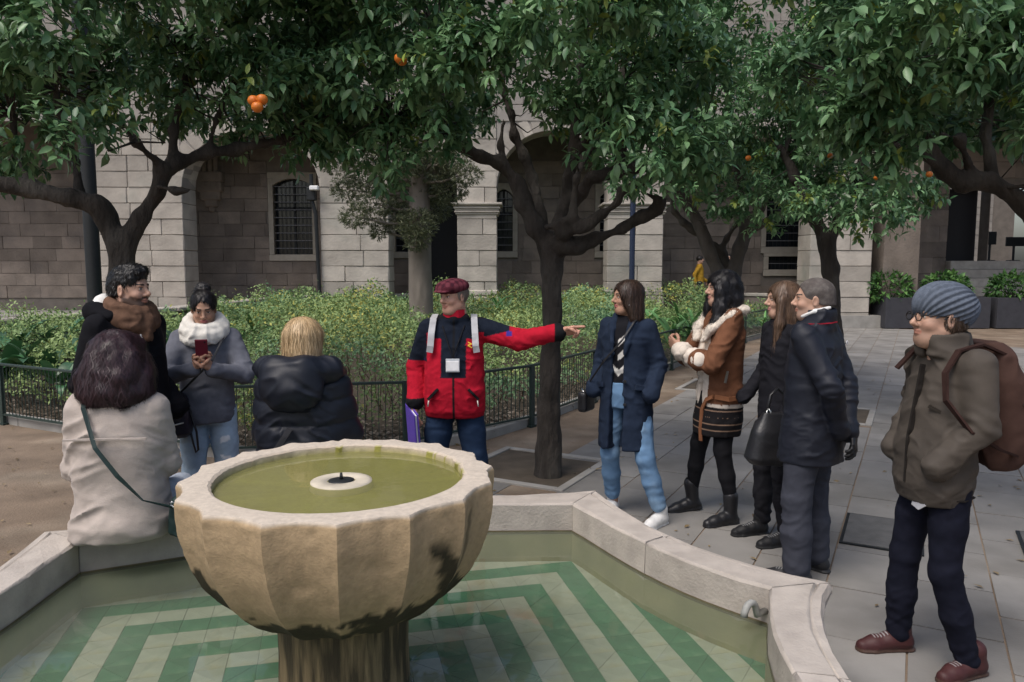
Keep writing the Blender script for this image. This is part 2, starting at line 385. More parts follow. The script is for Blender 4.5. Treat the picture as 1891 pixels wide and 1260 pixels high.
for q, (d, c) in enumerate(cand):
    zt = .006 + random.uniform(-.0025, .0025)
    if q < 300:
        o = ob('paving_slab', slab_me[0], None, paving, (c.x, c.y, zt - .02), (random.uniform(-.003, .003), random.uniform(-.003, .003), math.atan2(E1.y, E1.x)), (sl - gap, sw - gap, .04))
    else: far.box((c.x, c.y, zt - .02), ((sl - gap) / 2, (sw - gap) / 2, .02), math.atan2(E1.y, E1.x))
if far.v: tag(far.build('far_slabs', M_SLAB, paving), kind='stuff')
ea = math.atan2(E1.y, E1.x)
for (p, h), lb in zip(PITQ, ('square earth tree pit with stone edging round the central orange tree', 'square earth tree pit under the three stemmed orange tree', 'square earth tree pit under the slim forked orange tree')):
    t = empty('tree_pit', (p[0], p[1], 0), ea); tag(t, lb, 'tree pit')
    q = MB(); q.box((0, 0, .002), (h, h, .003)); q.build('soil', M_SOIL, t)
    for k in range(4):
        q = MB(); q.box((h + .03, 0, .006), (.035, h + (.065 if k % 2 else -.005), .012), bev=.004); q.build('edging', M_KERB, t, rot=(0, 0, k * math.pi / 2))
# iron covers set in the paving
M_COVER = mat('cast_cover', (.10, .098, .095), .6, .25, 12, .5, 70, spec=.4)
for (c, hx, hy, lb) in [((2.46, 4.88), .24, .33, 'dark square inspection cover in the paving behind the man in the beanie'), ((3.42, 4.55), .22, .3, 'dark inspection cover beside the path at the edge of the paving'),
                        ((7.0, 17.2), .55, .5, 'grey drain cover in front of the stone corner pier'), ((9.6, 16.9), .5, .4, 'grey drain cover in front of the planters')]:
    t = empty('inspection_cover', (*c, 0), ea - math.pi / 2); tag(t, lb, 'drain cover')
    q = MB(); q.box((0, 0, .0135), (hx, hy, .004)); q.build('frame', M_IRON, t)
    q = MB(); q.box((0, 0, .0175), (hx - .02, hy - .02, .004), bev=.001); q.build('plate', M_COVER, t)

# ------------------------------------------------------------------ pool
pool = empty('fountain_pool', (PC.x, PC.y, 0)); tag(pool, 'low stone pool with curved pointed sides and green striped tile floor', 'fountain pool')
def lc(p): return (p[0] - PC.x, p[1] - PC.y)
ZT, ZW, ZF = .53, .38, .215
n8 = len(IN_L); seg = 5
PROF = [(0., .0, .0), ]
def ring(t, z):                                                    # t: 0 inner .. 1 outer (beyond 1 = overhang)
    return [Vector((*(Vector(lc(a)).lerp(Vector(lc(b)), t)), z)) for a, b in zip(IN_L, OUT_L)]
prof = [(0, ZW - .015), (0, ZT - .012), (.05, ZT), (.72, ZT), (.76, ZT - .006), (.79, ZT - .012), (.83, ZT - .004), (.97, ZT - .006), (1.04, ZT - .03), (1.04, ZT - .055), (.99, ZT - .07), (.96, ZT - .09), (.92, ZT - .1), (.92, .0), (.1, 0)]
rings = [ring(t, z) for t, z in prof]
for a in range(0, n8, seg):                                        # wall stones with open joints
    V = []; F = []; m = len(prof); k = seg + 1
    g = .05
    for r_ in rings:
        for i in range(k):
            p = r_[(a + i) % n8].copy()
            if i == 0: p = p.lerp(r_[(a + 1) % n8], g)
            if i == k - 1: p = p.lerp(r_[(a + i - 1) % n8], g * .0)
            p += Vector((random.uniform(-.003, .003), random.uniform(-.003, .003), random.uniform(-.0025, .0025) if p.z > .02 else 0))
            V.append(p)
    for j in range(m):
        for i in range(k - 1): F.append((j * k + i, j * k + i + 1, ((j + 1) % m) * k + i + 1, ((j + 1) % m) * k + i))
    F += [tuple(j * k for j in range(m)), tuple(j * k + k - 1 for j in range(m))[::-1]]
    q = MB(); q.add(V, F); mm = q.mesh('wall_stone'); fix_normals(mm)
    for poly in mm.polygons: poly.use_smooth = len(poly.vertices) == 4 and poly.area < .002
    ob('wall_stone', mm, M_POOLST, pool)
# painted lining below the water
M_LINER = mat('algae_lining', (.30, .275, .15), .8, .25, 4, .3, 40, col2=(.36, .31, .18), c2lo=.5, c2hi=.7)
q = MB(); lo = ring(-.03, ZF - .04); hi = ring(-.012, ZW - .012); n = n8
q.add(lo + hi, [(i, (i + 1) % n, n + (i + 1) % n, n + i) for i in range(n)][::1]); mm = q.mesh('lining'); ob('lining', mm, M_LINER, pool)
M_SCUM = mat('waterline_stain', (.13, .10, .05), .7, .3, 15)
q = MB(); a_ = ring(-.02, ZW - .014); b_ = ring(-.025, ZW + .006); q.add(a_ + b_, [(i, (i + 1) % n, n + (i + 1) % n, n + i) for i in range(n)]); q.build('waterline', M_SCUM, pool)
q = MB(); q.add([Vector((*lc(p), ZF - .012)) for p in IN_L], [tuple(range(n8))[::-1]]); q.build('floor_bed', mat('floor_grout', (.2, .22, .17), .9, .2, 6), pool)
# floor tiles: concentric square bands of green and white, each cell cut into two triangles
M_TG = mat('green_tile', (.055, .185, .105), .55, .2, 9, .1, 30, rnd=.08, col2=(.17, .27, .18), c2lo=.58, c2hi=.72)
M_TW = mat('white_tile', (.42, .43, .385), .55, .16, 9, .1, 30, rnd=.06, col2=(.36, .31, .2), c2lo=.55, c2hi=.72)
TS = .1175; cells = []
def tri_mesh(pts, nm, m):
    t = .004; c = sum((Vector(p) for p in pts), Vector((0, 0))) / 3; ins = [Vector(p).lerp(c, .012) for p in pts]; top = [Vector(p).lerp(c, .03) for p in pts]
    V = [(*p, -.01) for p in ins] + [(*p, -t + .004) for p in ins] + [(*p, .0015) for p in top]
    q = MB(); q.add(V, [(0, 1, 4, 3), (1, 2, 5, 4), (2, 0, 3, 5), (3, 4, 7, 6), (4, 5, 8, 7), (5, 3, 6, 8), (6, 7, 8)]); me = q.mesh(nm); me.materials.append(m); return me
h_ = TS / 2; shapes = [[(-h_, -h_), (h_, -h_), (h_, h_)], [(-h_, -h_), (h_, h_), (-h_, h_)], [(-h_, -h_), (h_, -h_), (-h_, h_)], [(h_, -h_), (h_, h_), (-h_, h_)]]
TM = {(g, k): tri_mesh(s_, 'floor_tile', M_TG if g else M_TW) for g in (0, 1) for k, s_ in enumerate(shapes)}
for i in range(-14, 14):
    for j in range(-14, 14):
        u, v = (i + .5) * TS, (j + .5) * TS; ring_i = max(abs(i + .5), abs(j + .5)) - .5
        x, y = w2(u, v)
        if not any(inside(IN_L, *w2(u + a * TS * .45, v + b * TS * .45)) for a in (-1, 1) for b in (-1, 1)): continue
        if math.hypot(u, v) < .16: continue
        px, py, d = PX((x, y, ZF)); green = int(ring_i) % 2 == 1
        seen = -60 < px < 1950 and 900 < py < 1320
        cells.append((not seen, d, u, v, green, (i + j) % 2))
cells.sort(key=lambda t: (t[0], t[1])); rest = MB(); nt_ = 0
restg = {0: MB(), 1: MB()}
for hid, d, u, v, g, alt in cells:
    for k in ((0, 1) if alt else (2, 3)):
        loc = (*lc(w2(u, v)), ZF + random.uniform(-.001, .001))
        if not hid and nt_ < 300: ob('floor_tile', TM[(int(g), k)], None, pool, loc, (random.uniform(-.01, .01), random.uniform(-.01, .01), PA)); nt_ += 1
        else:
            mm = TM[(int(g), k)]; Rz = Matrix.Rotation(PA, 3, 'Z'); restg[int(g)].add([Rz @ vv.co + Vector(loc) for vv in mm.vertices], [tuple(p.vertices) for p in mm.polygons])
for g, m in ((0, M_TW), (1, M_TG)):
    if restg[g].v: tag(restg[g].build('further_tiles', m, pool), kind='stuff')
q = MB(); q.add([Vector((*lc(p), ZW)) for p in IN_L], [tuple(range(n8))[::-1]]); wm = q.mesh('water'); fix_normals(wm)
ob('water', wm, water_mat('pool_water', (.86, .90, .80), .05, 7, (.25, .28, .215, .24)), pool)
# bent overflow pipe in the pool wall
a = PT(1400, 1112, z=.47); 
b_in = Vector((.985, 2.835, .0)) - Vector((PC.x, PC.y, 0))
pts = []
for k in range(9):
    t = k / 8 * math.pi * .95; pts.append(Vector((b_in.x - .035 - .05 * (1 - math.cos(t)) * .62, b_in.y - .01 - .02 * (1 - math.cos(t)), .43 + .055 * math.sin(t))))
q = MB(); q.tube([Vector((b_in.x + .02, b_in.y + .03, .43))] + pts, .014, 10); q.build('overflow_pipe', mat('pipe_metal', (.30, .30, .28), .6, .2, 30), pool, smooth=True)

# ------------------------------------------------------------------ fountain bowl on its pedestal
BX, BY, BZ = -.575, 2.495, 1.08
bowl = empty('fountain_bowl', (BX, BY, ZF)); bowl.scale = (1.04, 1.04, 1); tag(bowl, 'scalloped sandstone fountain bowl on a stained pedestal in the pool', 'fountain')
NR, NT = 16, 16 * 18
prof = [(.500, 1.08), (.505, 1.068), (.504, 1.03), (.500, .985), (.488, .93), (.466, .87), (.432, .81), (.39, .76), (.34, .715), (.285, .68), (.235, .66), (.20, .65), (.188, .64)]
prof = [(r * 1.0, 1.08 - (1.08 - z) * 1.09) for r, z in prof]
inner = [(.498, 1.083), (.46, 1.086), (.402, 1.084), (.393, 1.077), (.39, 1.045), (.36, 1.036), (.1, 1.034), (.0, 1.034)]
V = []; F = []
def flute(th, amp):
    a = (th - R(-90 + 11.5)) * NR / (2 * math.pi); fr = abs((a % 1) - .5) * 2         # 1 at the ridge
    return 1 - amp * (1 - fr**2.2)
_pz = np.linspace(0, len(prof) - 1, 48); prof = [(float(np.interp(t, range(len(prof)), [p[0] for p in prof])), float(np.interp(t, range(len(prof)), [p[1] for p in prof]))) for t in _pz]
allp = [(r, z, .060 if z < 1.075 else .058) for r, z in prof[::-1]] + [(r, z, .058 if i == 0 else (.03 if i == 1 else 0)) for i, (r, z) in enumerate(inner[:-1])]
TH = np.arange(NT) * 2 * math.pi / NT
nz = lambda P, s, o=0.: vnoise(np.asarray(P), s, o)
for (r, z, am) in allp:
    if r < .2: am *= .3
    cc = np.array([[math.cos(t), math.sin(t), z * 2] for t in TH]); ch = nz(cc, 9) * .0025 + nz(cc, 24, 5.) * .0016 - .010 * np.clip(nz(cc, 13, 2.) - .45, 0, 1)
    for i, t in enumerate(TH):
        rr = r * flute(t, am) + (ch[i] if r > .2 else 0) * (1.9 if z > 1.05 else 1)
        V.append((rr * math.cos(t), rr * math.sin(t), z - ZF + (ch[i] * .9 if z > 1.075 else 0)))
m = len(allp)
for j in range(m - 1):
    for i in range(NT): F.append((j * NT + i, j * NT + (i + 1) % NT, (j + 1) * NT + (i + 1) % NT, (j + 1) * NT + i))
F.append(tuple((m - 1) * NT + i for i in range(NT)))
# stains with a shape of their own: dark algae at the foot of the bowl and on the ridges to the right
VA = np.array(V); zz = VA[:, 2] + ZF; ang = np.degrees(np.arctan2(VA[:, 1], VA[:, 0]))
base = np.tile(np.array([.35, .255, .15]), (len(VA), 1)); base *= (1 + .06 * vnoise(VA, 5.) + .09 * vnoise(VA * [26, 26, 2.2], 1.) + .06 * vnoise(VA, 45.))[:, None]
rim = np.clip((zz - 1.07) / .01, 0, 1)[:, None]; base = base * (1 - rim) + np.array([.50, .43, .35]) * rim
nn = vnoise(VA, 11., 3.) * .5 + vnoise(VA, 28., 7.) * .35 + vnoise(VA, 70., 1.) * .25
def win(a, c, w): d = (a - c + 180) % 360 - 180; return np.clip(1.3 - np.abs(d) / w, 0, 1)
lim = .725 + .055 * win(ang, -66, 20) + .15 * win(ang, -165, 30) + .035 * win(ang, -125, 34) + .05 * win(ang, -25, 16)
st = np.clip((lim + .085 * nn - zz) / .010, 0, 1) * np.clip((nn + .55) * 3, 0, 1)
run = np.clip(win(ang + (zz - .85) * 60 + 5 * nn, -36, 5) * 2.2 - .7, 0, 1) * np.clip((.985 + .03 * nn - zz) / .05, 0, 1) * np.clip((zz - .72) / .04, 0, 1)     # long run-off stain
run2 = np.clip(win(ang, -26, 3) * 2 - .7, 0, 1) * np.clip((1.05 + .04 * nn - zz) / .03, 0, 1) * .6
st = np.maximum(np.maximum(st, run), run2)[:, None]; dk = np.array([.038, .031, .017]); base = base * (1 - st) + dk * st
inn = (np.hypot(VA[:, 0], VA[:, 1]) < .394) & (zz > 1.02) & (zz < 1.076)
base[inn] = np.array([.27, .25, .06]) * (1 + .4 * nn[inn])[:, None]
me = bpy.data.meshes.new('bowl'); me.from_pydata(V, [], F); me.update(); fix_normals(me)
for p in me.polygons: p.use_smooth = True
me.set_sharp_from_angle(angle=R(33))
ca = me.color_attributes.new('Col', 'FLOAT_COLOR', 'POINT'); ca.data.foreach_set('color', np.c_[base, np.ones(len(base))].astype(np.float32).ravel())
ob('bowl', me, mat('bowl_sandstone', (.5, .4, .28), .85, .14, 60, .7, 130, attr=True, col2=None, bdist=.0022), bowl)
# pedestal: fluted drum with algae streaks
V = []; F = []; NP = 96
pp = [(.235, ZF - .02), (.235, .3), (.222, .34), (.217, .5), (.22, .62), (.225, .65)]
for r, z in pp:
    for i in range(NP):
        t = 2 * math.pi * i / NP; rr = r * (1 - .045 * (1 - abs(((t * 8 / 2 / math.pi + .3) % 1) - .5) * 2)**.6); V.append((rr * math.cos(t), rr * math.sin(t), z - ZF))
for j in range(len(pp) - 1):
    for i in range(NP): F.append((j * NP + i, j * NP + (i + 1) % NP, (j + 1) * NP + (i + 1) % NP, (j + 1) * NP + i))
q = MB(); q.add(V, F); q.build('pedestal', mat('stained_pedestal', (.17, .125, .065), .75, .3, 6, .6, 40, stretch=(6, 6, .6), col2=(.045, .034, .018), c2lo=.4, c2hi=.54, c2scale=4), bowl, smooth=True)
q = MB(); q.lathe([(.389, 1.056 - ZF), (.0, 1.056 - ZF)], n=64); ww = q.mesh('bowl_water'); fix_normals(ww); ob('bowl_water', ww, water_mat('basin_water', (.82, .83, .60), .06, 16, (.33, .32, .13, .4)), bowl)
q = MB(); q.lathe([(.0, 1.052 - ZF), (.045, 1.052 - ZF), (.048, 1.062 - ZF), (.085, 1.062 - ZF), (.098, 1.058 - ZF), (.102, 1.03 - ZF)], n=40); q.build('centre_disc', mat('disc_stone', (.52, .46, .36), .7, .15, 20, .3, 60), bowl, smooth=True)
q = MB(); q.lathe([(.0, 1.0555 - ZF), (.04, 1.0555 - ZF), (.042, 1.06 - ZF), (.03, 1.063 - ZF), (.0, 1.064 - ZF)], n=20); q.tube([(0, 0, 1.06 - ZF), (0, 0, 1.085 - ZF)], [.007, .004], 8); q.build('nozzle', M_IRON, bowl, smooth=True)
# ------------------------------------------------------------------ planted bed, kerb and fence
fence_px = [(-140, 655), (0, 672), (130, 685), (300, 703), (450, 718), (560, 717), (660, 711), (780, 703), (905, 690), (1000, 671), (1085, 650), (1220, 615), (1300, 595), (1390, 576), (1450, 566)]
FP = [PT(x, y, z=.69) for x, y in fence_px]
def resample(pts, step):
    pts = [Vector(p) for p in pts]; out = [pts[0].copy()]; acc = 0
    L = [0]
    for a, b in zip(pts[:-1], pts[1:]): L.append(L[-1] + (b - a).length)
    n = max(1, round(L[-1] / step)); 
    xs = np.linspace(0, L[-1], n + 1)
    return [Vector([float(np.interp(x, L, [p[i] for p in pts])) for i in range(3)]) for x in xs]
fl = [Vector((p.x, p.y, 0)) for p in FP]
posts = resample(fl, 1.75)
sm_ = posts
fence = empty('railing', (posts[0].x, posts[0].y, 0)); tag(fence, 'low dark green iron railing round the planted bed', 'railing')
fo = Vector((posts[0].x, posts[0].y, 0))
for i, p in enumerate(posts):
    q = MB(); d = (posts[min(i + 1, len(posts) - 1)] - posts[max(i - 1, 0)]); a = math.atan2(d.y, d.x)
    q.box((p.x - fo.x, p.y - fo.y, .35), (.032, .018, .35), a, bev=.003); q.box((p.x - fo.x, p.y - fo.y, .01), (.05, .03, .012), a); q.build('post', M_FENCE, fence)
for a, b in zip(posts[:-1], posts[1:]):
    d = b - a; L = d.length; an = math.atan2(d.y, d.x); mid = (a + b) / 2 - fo
    q = MB(); q.box((mid.x, mid.y, .685), (L / 2 - .02, .022, .012), an, bev=.003); q.build('top_rail', M_FENCE, fence)
    q = MB(); q.box((mid.x, mid.y, .12), (L / 2 - .03, .012, .01), an); q.build('bottom_rail', M_FENCE, fence)
    q = MB(); nb = int(L / .062)
    for k in range(1, nb):
        c = a.lerp(b, k / nb) - fo; q.box((c.x, c.y, .4), (.0033, .0033, .275), an)
    tag(q.build('bars', M_FENCE, fence), kind='stuff')
    # a wire hoop course under the rail
kerb = empty('kerb', (0, 0, 0)); tag(kerb, kind='structure')
kp = resample(fl, 1.0)
for a, b in zip(kp[:-1], kp[1:]):
    d = b - a; an = math.atan2(d.y, d.x); nrm = Vector((d.y, -d.x, 0)).normalized(); c = (a + b) / 2 - nrm * .09
    q = MB(); q.box((0, 0, 0), (d.length / 2 - .004, .06, .07), 0, bev=.012); q.build('kerb_stone', M_KERB, kerb, loc=(c.x, c.y, .03), rot=(0, 0, an))
# soil of the bed
parapet_px = [(-160, 604), (0, 590), (165, 577), (340, 566), (480, 551), (620, 544), (900, 541), (1400, 541), (1480, 545)]
PP = [PT(x, y, z=.93) for x, y in parapet_px]
bed_poly = [(p.x, p.y + .12) for p in fl] + [(p.x, p.y) for p in PP[::-1]]
q = MB(); q.add([(x, y, .03) for x, y in bed_poly], [tuple(range(len(bed_poly)))]); mm = q.mesh('planting_bed'); fix_normals(mm); tag(ob('planting_bed', mm, M_SOIL), kind='structure')
# parapet wall behind the bed: coping stones on a low wall
par = empty('parapet', (PP[0].x, PP[0].y, 0)); tag(par, 'low stone parapet wall between the planted bed and the arcade', 'wall')
po = Vector((PP[0].x, PP[0].y, 0)); pr = resample([Vector((p.x, p.y, 0)) for p in PP], 1.3)
for i, (a, b) in enumerate(zip(pr[:-1], pr[1:])):
    d = b - a; an = math.atan2(d.y, d.x); c = (a + b) / 2 - po
    for zc, hz_, hy, nm in ((.885, .05, .2, 'coping_stone'), (.61, .215, .16, 'wall_stone'), (.18, .21, .16, 'wall_stone')):
        q = MB(); q.box((0, 0, 0), (d.length / 2 - .006 if nm[0] == 'c' else d.length / 2 - .012, hy, hz_), 0, bev=.02); q.build(nm, M_BACKST if nm[0] == 'w' else M_PALEST, par, loc=(c.x, c.y, zc), rot=(0, 0, an))

# ------------------------------------------------------------------ the old stone building with its arcade
YF, YB = 21.5, 24.0
def XF(px, Y): return (px - 945.5) / FPX * Y * 1.0
def ZF_(py, Y): return PT(945.5, py, Y=Y).z
bld = empty('old_stone_building', (0, YB, 0)); tag(bld, 'old stone building with round arcade, pale pillars and barred windows behind the trees', 'building')
BK = []
for v in range(4):
    q = MB(); q.box((0, 0, 0), (.5, .5, .5), bev=.012 + .005 * v)
    q.v = [(x + random.uniform(-.006, .006), y + random.uniform(-.012, .012), z + random.uniform(-.012, .012)) for x, y, z in q.v]; BK.append(q.mesh('stone_block'))
BKM = {}
def blk(m):
    k = m.name
    if k not in BKM: BKM[k] = [b.copy() for b in BK]; [b.materials.append(m) for b in BKM[k]]
    return random.choice(BKM[k])
def blocks(parent, x0, x1, z0, z1, yface, rowh, bw, m, holes=(), dep=.25, cap=None, off=(0, 0, 0), proud=.02):
    """courses of separate stones on the plane y = yface (front), holes: (x0,x1,z0,z1)"""
    nr = max(1, round((z1 - z0) / rowh)); rh = (z1 - z0) / nr; n = 0
    for r_ in range(nr):
        za, zb = z0 + r_ * rh, z0 + (r_ + 1) * rh; x = x0 + (random.uniform(-.6, 0) * bw if x1 - x0 > bw * 1.7 else 0)
        while x < x1 - 1e-3:
            w = bw * random.uniform(.65, 1.35); xa, xb = max(x, x0), min(x + w, x1); x += w
            if x1 - xb < bw * .3: xb = x1; x = x1
            if xb - xa < .12: continue
            parts = [(xa, xb)]
            for h in holes:
                if zb > h[2] + .05 and za < h[3] - .05:
                    nx = []
                    for a, b in parts:
                        if b <= h[0] or a >= h[1]: nx.append((a, b)); continue
                        if h[0] - a > .1: nx.append((a, h[0]))
                        if b - h[1] > .1: nx.append((h[1], b))
                    parts = nx
            for a, b in parts:
                o = ob('stone_block', blk(m), None, parent, ((a + b) / 2 - off[0], yface + dep / 2 - random.uniform(0, proud) - off[1], (za + zb) / 2 - off[2]), None, (b - a - .010, dep, rh - .010)); n += 1
    return n
OFB = (0, YB, 0)
# openings in the back wall (px x0,x1,y0,y1)
WIN = [(510, 581, 330, 470, 'arch'), (732, 762, 372, 465, 'arch'), (790, 846, 330, 552, 'door'), (914, 947, 350, 464, 'arch'), (1106, 1150, 352, 464, 'arch'), (1410, 1508, 365, 456, 'rect'), (1416, 1502, 474, 498, 'vent')]
holes = []
for a, b, t, d, k in WIN: holes.append((XF(a, YB), XF(b, YB), ZF_(d, YB), ZF_(t, YB)))
bw = ob('back_wall', None, None, bld); bw_me = None
q = MB()
xs0, xs1 = XF(-140, YB), XF(1560, YB)
# mortar backing with real openings: strips round the holes
def backing(q, x0, x1, z0, z1, y, holes, dep=.3):
    xs = sorted({x0, x1, *[h[0] for h in holes], *[h[1] for h in holes]})
    for a, b in zip(xs[:-1], xs[1:]):
        zs = [z0]; hs = sorted([h for h in holes if h[0] < (a + b) / 2 < h[1]], key=lambda h: h[2])
        z = z0
        for h in hs:
            if h[2] > z: q.box(((a + b) / 2, y + dep / 2, (z + h[2]) / 2), ((b - a) / 2, dep / 2, (h[2] - z) / 2))
            z = max(z, h[3])
        if z1 > z: q.box(((a + b) / 2, y + dep / 2, (z + z1) / 2), ((b - a) / 2, dep / 2, (z1 - z) / 2))
backing(q, xs0, xs1, -.05, 7.2, .03, holes); bpy.data.objects.remove(bw); bw = q.build('back_wall', M_MORTAR, bld)
fr_holes = [(h[0] - .16, h[1] + .16, h[2] - .22, h[3] + .2) if WIN[i][4] != 'door' else h for i, h in enumerate(holes)]
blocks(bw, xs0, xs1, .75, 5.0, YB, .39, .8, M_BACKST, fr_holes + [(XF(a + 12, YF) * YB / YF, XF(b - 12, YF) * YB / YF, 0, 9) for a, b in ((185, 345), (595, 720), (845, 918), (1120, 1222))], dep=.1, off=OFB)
M_FRAME = mat('window_surround', (.33, .30, .25), .88, .15, 5, .5, 30, rnd=.08)
for (a, b, t, d, k), h in zip(WIN, holes):
    w = empty('doorway' if k == 'door' else 'window', ((h[0] + h[1]) / 2, 0, h[2])); w.parent = bld; hw, hh = (h[1] - h[0]) / 2, h[3] - h[2]
    if k == 'door':
        q = MB(); q.box((0, .75, hh / 2), (hw - .003, .4, hh / 2 - .003)); q.build('passage_dark_fill', M_DARK, w)  # solid block; the darkness inside the doorway is its colour
    else:
        for s_ in (-1, 1):
            q = MB(); q.box((s_ * (hw + .075), .035, hh / 2), (.078, .07, hh / 2 - .002), bev=.008); q.build('jamb', M_FRAME, w)
        q = MB(); q.box((0, .03, -.105), (hw + .155, .08, .1), bev=.01); q.build('sill', M_FRAME, w)
        q = MB()
        if k == 'arch':
            rise = .2; NA = 10; lo = [(-hw + 2 * hw * i / NA, hh - rise * (2 * i / NA - 1)**2) for i in range(NA + 1)]
            for i in range(NA):
                (xa, za), (xb, zb) = lo[i], lo[i + 1]; q.add([(xa, -.03, za), (xb, -.03, zb), (xb, -.03, hh + .19), (xa, -.03, hh + .19), (xa, .2, za), (xb, .2, zb), (xb, .2, hh + .19), (xa, .2, hh + .19)], [(0, 1, 2, 3), (4, 7, 6, 5), (0, 4, 5, 1), (3, 2, 6, 7)])
            q.box((-hw - .078, .05, hh + .095), (.077, .08, .094)); q.box((hw + .078, .05, hh + .095), (.077, .08, .094))
        else: q.box((0, .03, hh + .095), (hw + .155, .07, .092), bev=.01)
        q.build('lintel', M_FRAME, w)
        q = MB(); q.box((0, .29, hh / 2), (hw, .02, hh / 2)); q.build('pane', M_GLASS, w)
        q = MB(); q.box((0, .25, hh / 2), (.035, .02, hh / 2)); q.box((0, .25, hh * .62), (hw, .02, .035)); q.build('window_frame', M_IRON, w)
        q = MB()
        for i in range(1, int(hw * 2 / .13)): q.tube([(-hw + i * .13, .1, 0), (-hw + i * .13, .1, hh)], .009, 5)
        q.build('upright_bars', M_IRON, w)['kind'] = 'stuff'
        q = MB()
        for i in range(1, int(hh / .24) + 1):
            if i * .24 < hh: q.box((0, .08, i * .24 - .05), (hw, .008, .012))
        q.build('cross_bars', mat('grey_iron', (.14, .14, .15), .5, .2, 10), w)['kind'] = 'stuff'
# corbel on the back wall
q = MB(); cx = XF(400, YB)
for i, (hw, z, dp) in enumerate([(.42, 4.5, .32), (.38, 4.2, .28), (.3, 3.95, .22), (.2, 3.75, .15), (.09, 3.6, .08)]): q.box((cx, -dp / 2 - .002 * i, z), (hw, dp / 2 + .02, .16), bev=.04)
for dx in (-.28, -.12, .06, .22): q.tube([(cx + dx, -.24, 4.2), (cx + dx, -.26, 5.6)], .075, 10)
q.build('corbel', M_BACKST, bld)
# pillars with capitals and arches between them
PIL = [(185, 345), (595, 720), (845, 918), (1120, 1222), (1492, 1606)]
SPR, TOPZ = ZF_(345, YF), 5.75
px_ = []
for n_, (a, b) in enumerate(PIL):
    x0, x1 = XF(a, YF), XF(b, YF); px_.append((x0, x1)); dep = .95
    p = empty('pillar', ((x0 + x1) / 2, YF - YB, 0)); p.parent = bld; cx = (x0 + x1) / 2
    core = MB(); core.box((0, dep / 2, 2.9), ((x1 - x0) / 2 - .03, dep / 2 - .03, 2.95)); core.build('core', M_MORTAR, p)
    rows = 13; rh = 5.7 / rows
    for r_ in range(rows):
        w = x1 - x0; k = 1 if w < 1.3 and r_ % 2 else (2 if w < 2.2 else 3); cuts = [0] + sorted(random.uniform(.3, .7) if k == 2 else (j + random.uniform(.75, 1.25)) / k for j in range(k - 1)) + [1]
        m = M_PALEST
        for c0, c1 in zip(cuts[:-1], cuts[1:]):
            ob('stone_block', blk(m), None, p, (-w / 2 + w * (c0 + c1) / 2, dep / 2 - random.uniform(0, .02), (r_ + .5) * rh), None, (w * (c1 - c0) - .012, dep, rh - .012))
    if n_ in (2, 3):                                                # moulded capital in layers, plinth below
        cap = MB(); z = ZF_(375, YF); hw = (x1 - x0) / 2
        for i, (e, t) in enumerate([(.02, .04), (.05, .045), (.035, .04), (.07, .05), (.05, .04), (.13, .06)]):
            cap.box((0, dep / 2, z - .3 + i * .055), (hw + e + .02, dep / 2 + e + .02, t / 2 + .003), bev=.012)
        cap.build('capital', M_PALEST, p)
        q = MB(); q.box((0, dep / 2, .45), (hw + .06, dep / 2 + .06, .45), bev=.03); q.box((0, dep / 2, 1.0), (hw + .04, dep / 2 + .04, .08), bev=.03); q.build('plinth', M_PALEST, p)
for (a0, a1), (b0, b1) in zip(px_[:-1], px_[1:]):
    if b0 - a1 > 6: continue
    hw = (b0 - a1) / 2; cx = (b0 + a1) / 2; rise = min(hw, TOPZ - SPR - .25); q = MB(); NA = 18
    lo = [(-hw * math.cos(math.pi * i / NA), SPR + rise * math.sin(math.pi * i / NA)) for i in range(NA + 1)]
    for i in range(NA):
        (xa, za), (xb, zb) = lo[i], lo[i + 1]
        q.add([(xa, 0, za), (xb, 0, zb), (xb, 0, TOPZ), (xa, 0, TOPZ), (xa, .9, za), (xb, .9, zb), (xb, .9, TOPZ), (xa, .9, TOPZ)], [(0, 1, 2, 3), (4, 7, 6, 5), (0, 4, 5, 1)])
    o = q.build('arch_spandrel', M_UPST, bld, loc=(cx, YF - YB + .02, 0))
    for i in range(NA // 2 * 2):                                     # voussoirs
        (xa, za), (xb, zb) = lo[i], lo[i + 1]; mx, mz = (xa + xb) / 2, (za + zb) / 2; n2 = Vector((mx / hw, 0, (mz - SPR) / max(rise, .1))).normalized()
        L = math.hypot(xb - xa, zb - za)
        ob('stone_block', blk(M_PALEST), None, o, (mx + n2.x * .22, .44, mz + n2.z * .22), (0, -math.atan2(zb - za, xb - xa), 0), (L - .006, .93, .44))
uw = MB(); backing(uw, xs0, XF(1606, YF), TOPZ, 10.5, YF - YB + .03, [], .5); uw = uw.build('upper_wall', M_MORTAR, bld)
blocks(uw, XF(-60, YF), XF(1606, YF), TOPZ, 10.2, YF, .445, 1.0, M_UPST, [], dep=.1, off=OFB)
# left bay in front of the left end of the arcade, gallery floor, gallery ceiling
q = MB(); q.box(((xs0 + xs1) / 2, -1.3, .18), ((xs1 - xs0) / 2, 1.28, .18)); q.build('gallery_floor', M_KERB, bld)
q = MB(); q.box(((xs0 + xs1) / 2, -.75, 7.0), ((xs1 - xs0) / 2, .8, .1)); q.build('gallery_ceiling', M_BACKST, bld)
# drainpipe with a small lamp bracket on pillar two
q = MB(); dx = XF(590, YF) - .02; q.tube([(dx - .1, -2.6, 4.3), (dx - .1, -2.6, 3.6), (dx, -2.6, 3.2), (dx + .06, -2.6, .9)], .055, 8); q.box((dx - .1, -2.6, 3.75), (.12, .1, .18), bev=.02); q.build('drainpipe', M_IRON, bld, smooth=False)
q = MB(); q.box((dx + .02, -2.75, 3.9), (.12, .09, .06), bev=.02); q.build('camera_housing', mat('white_plastic', (.7, .7, .7), .5), bld)
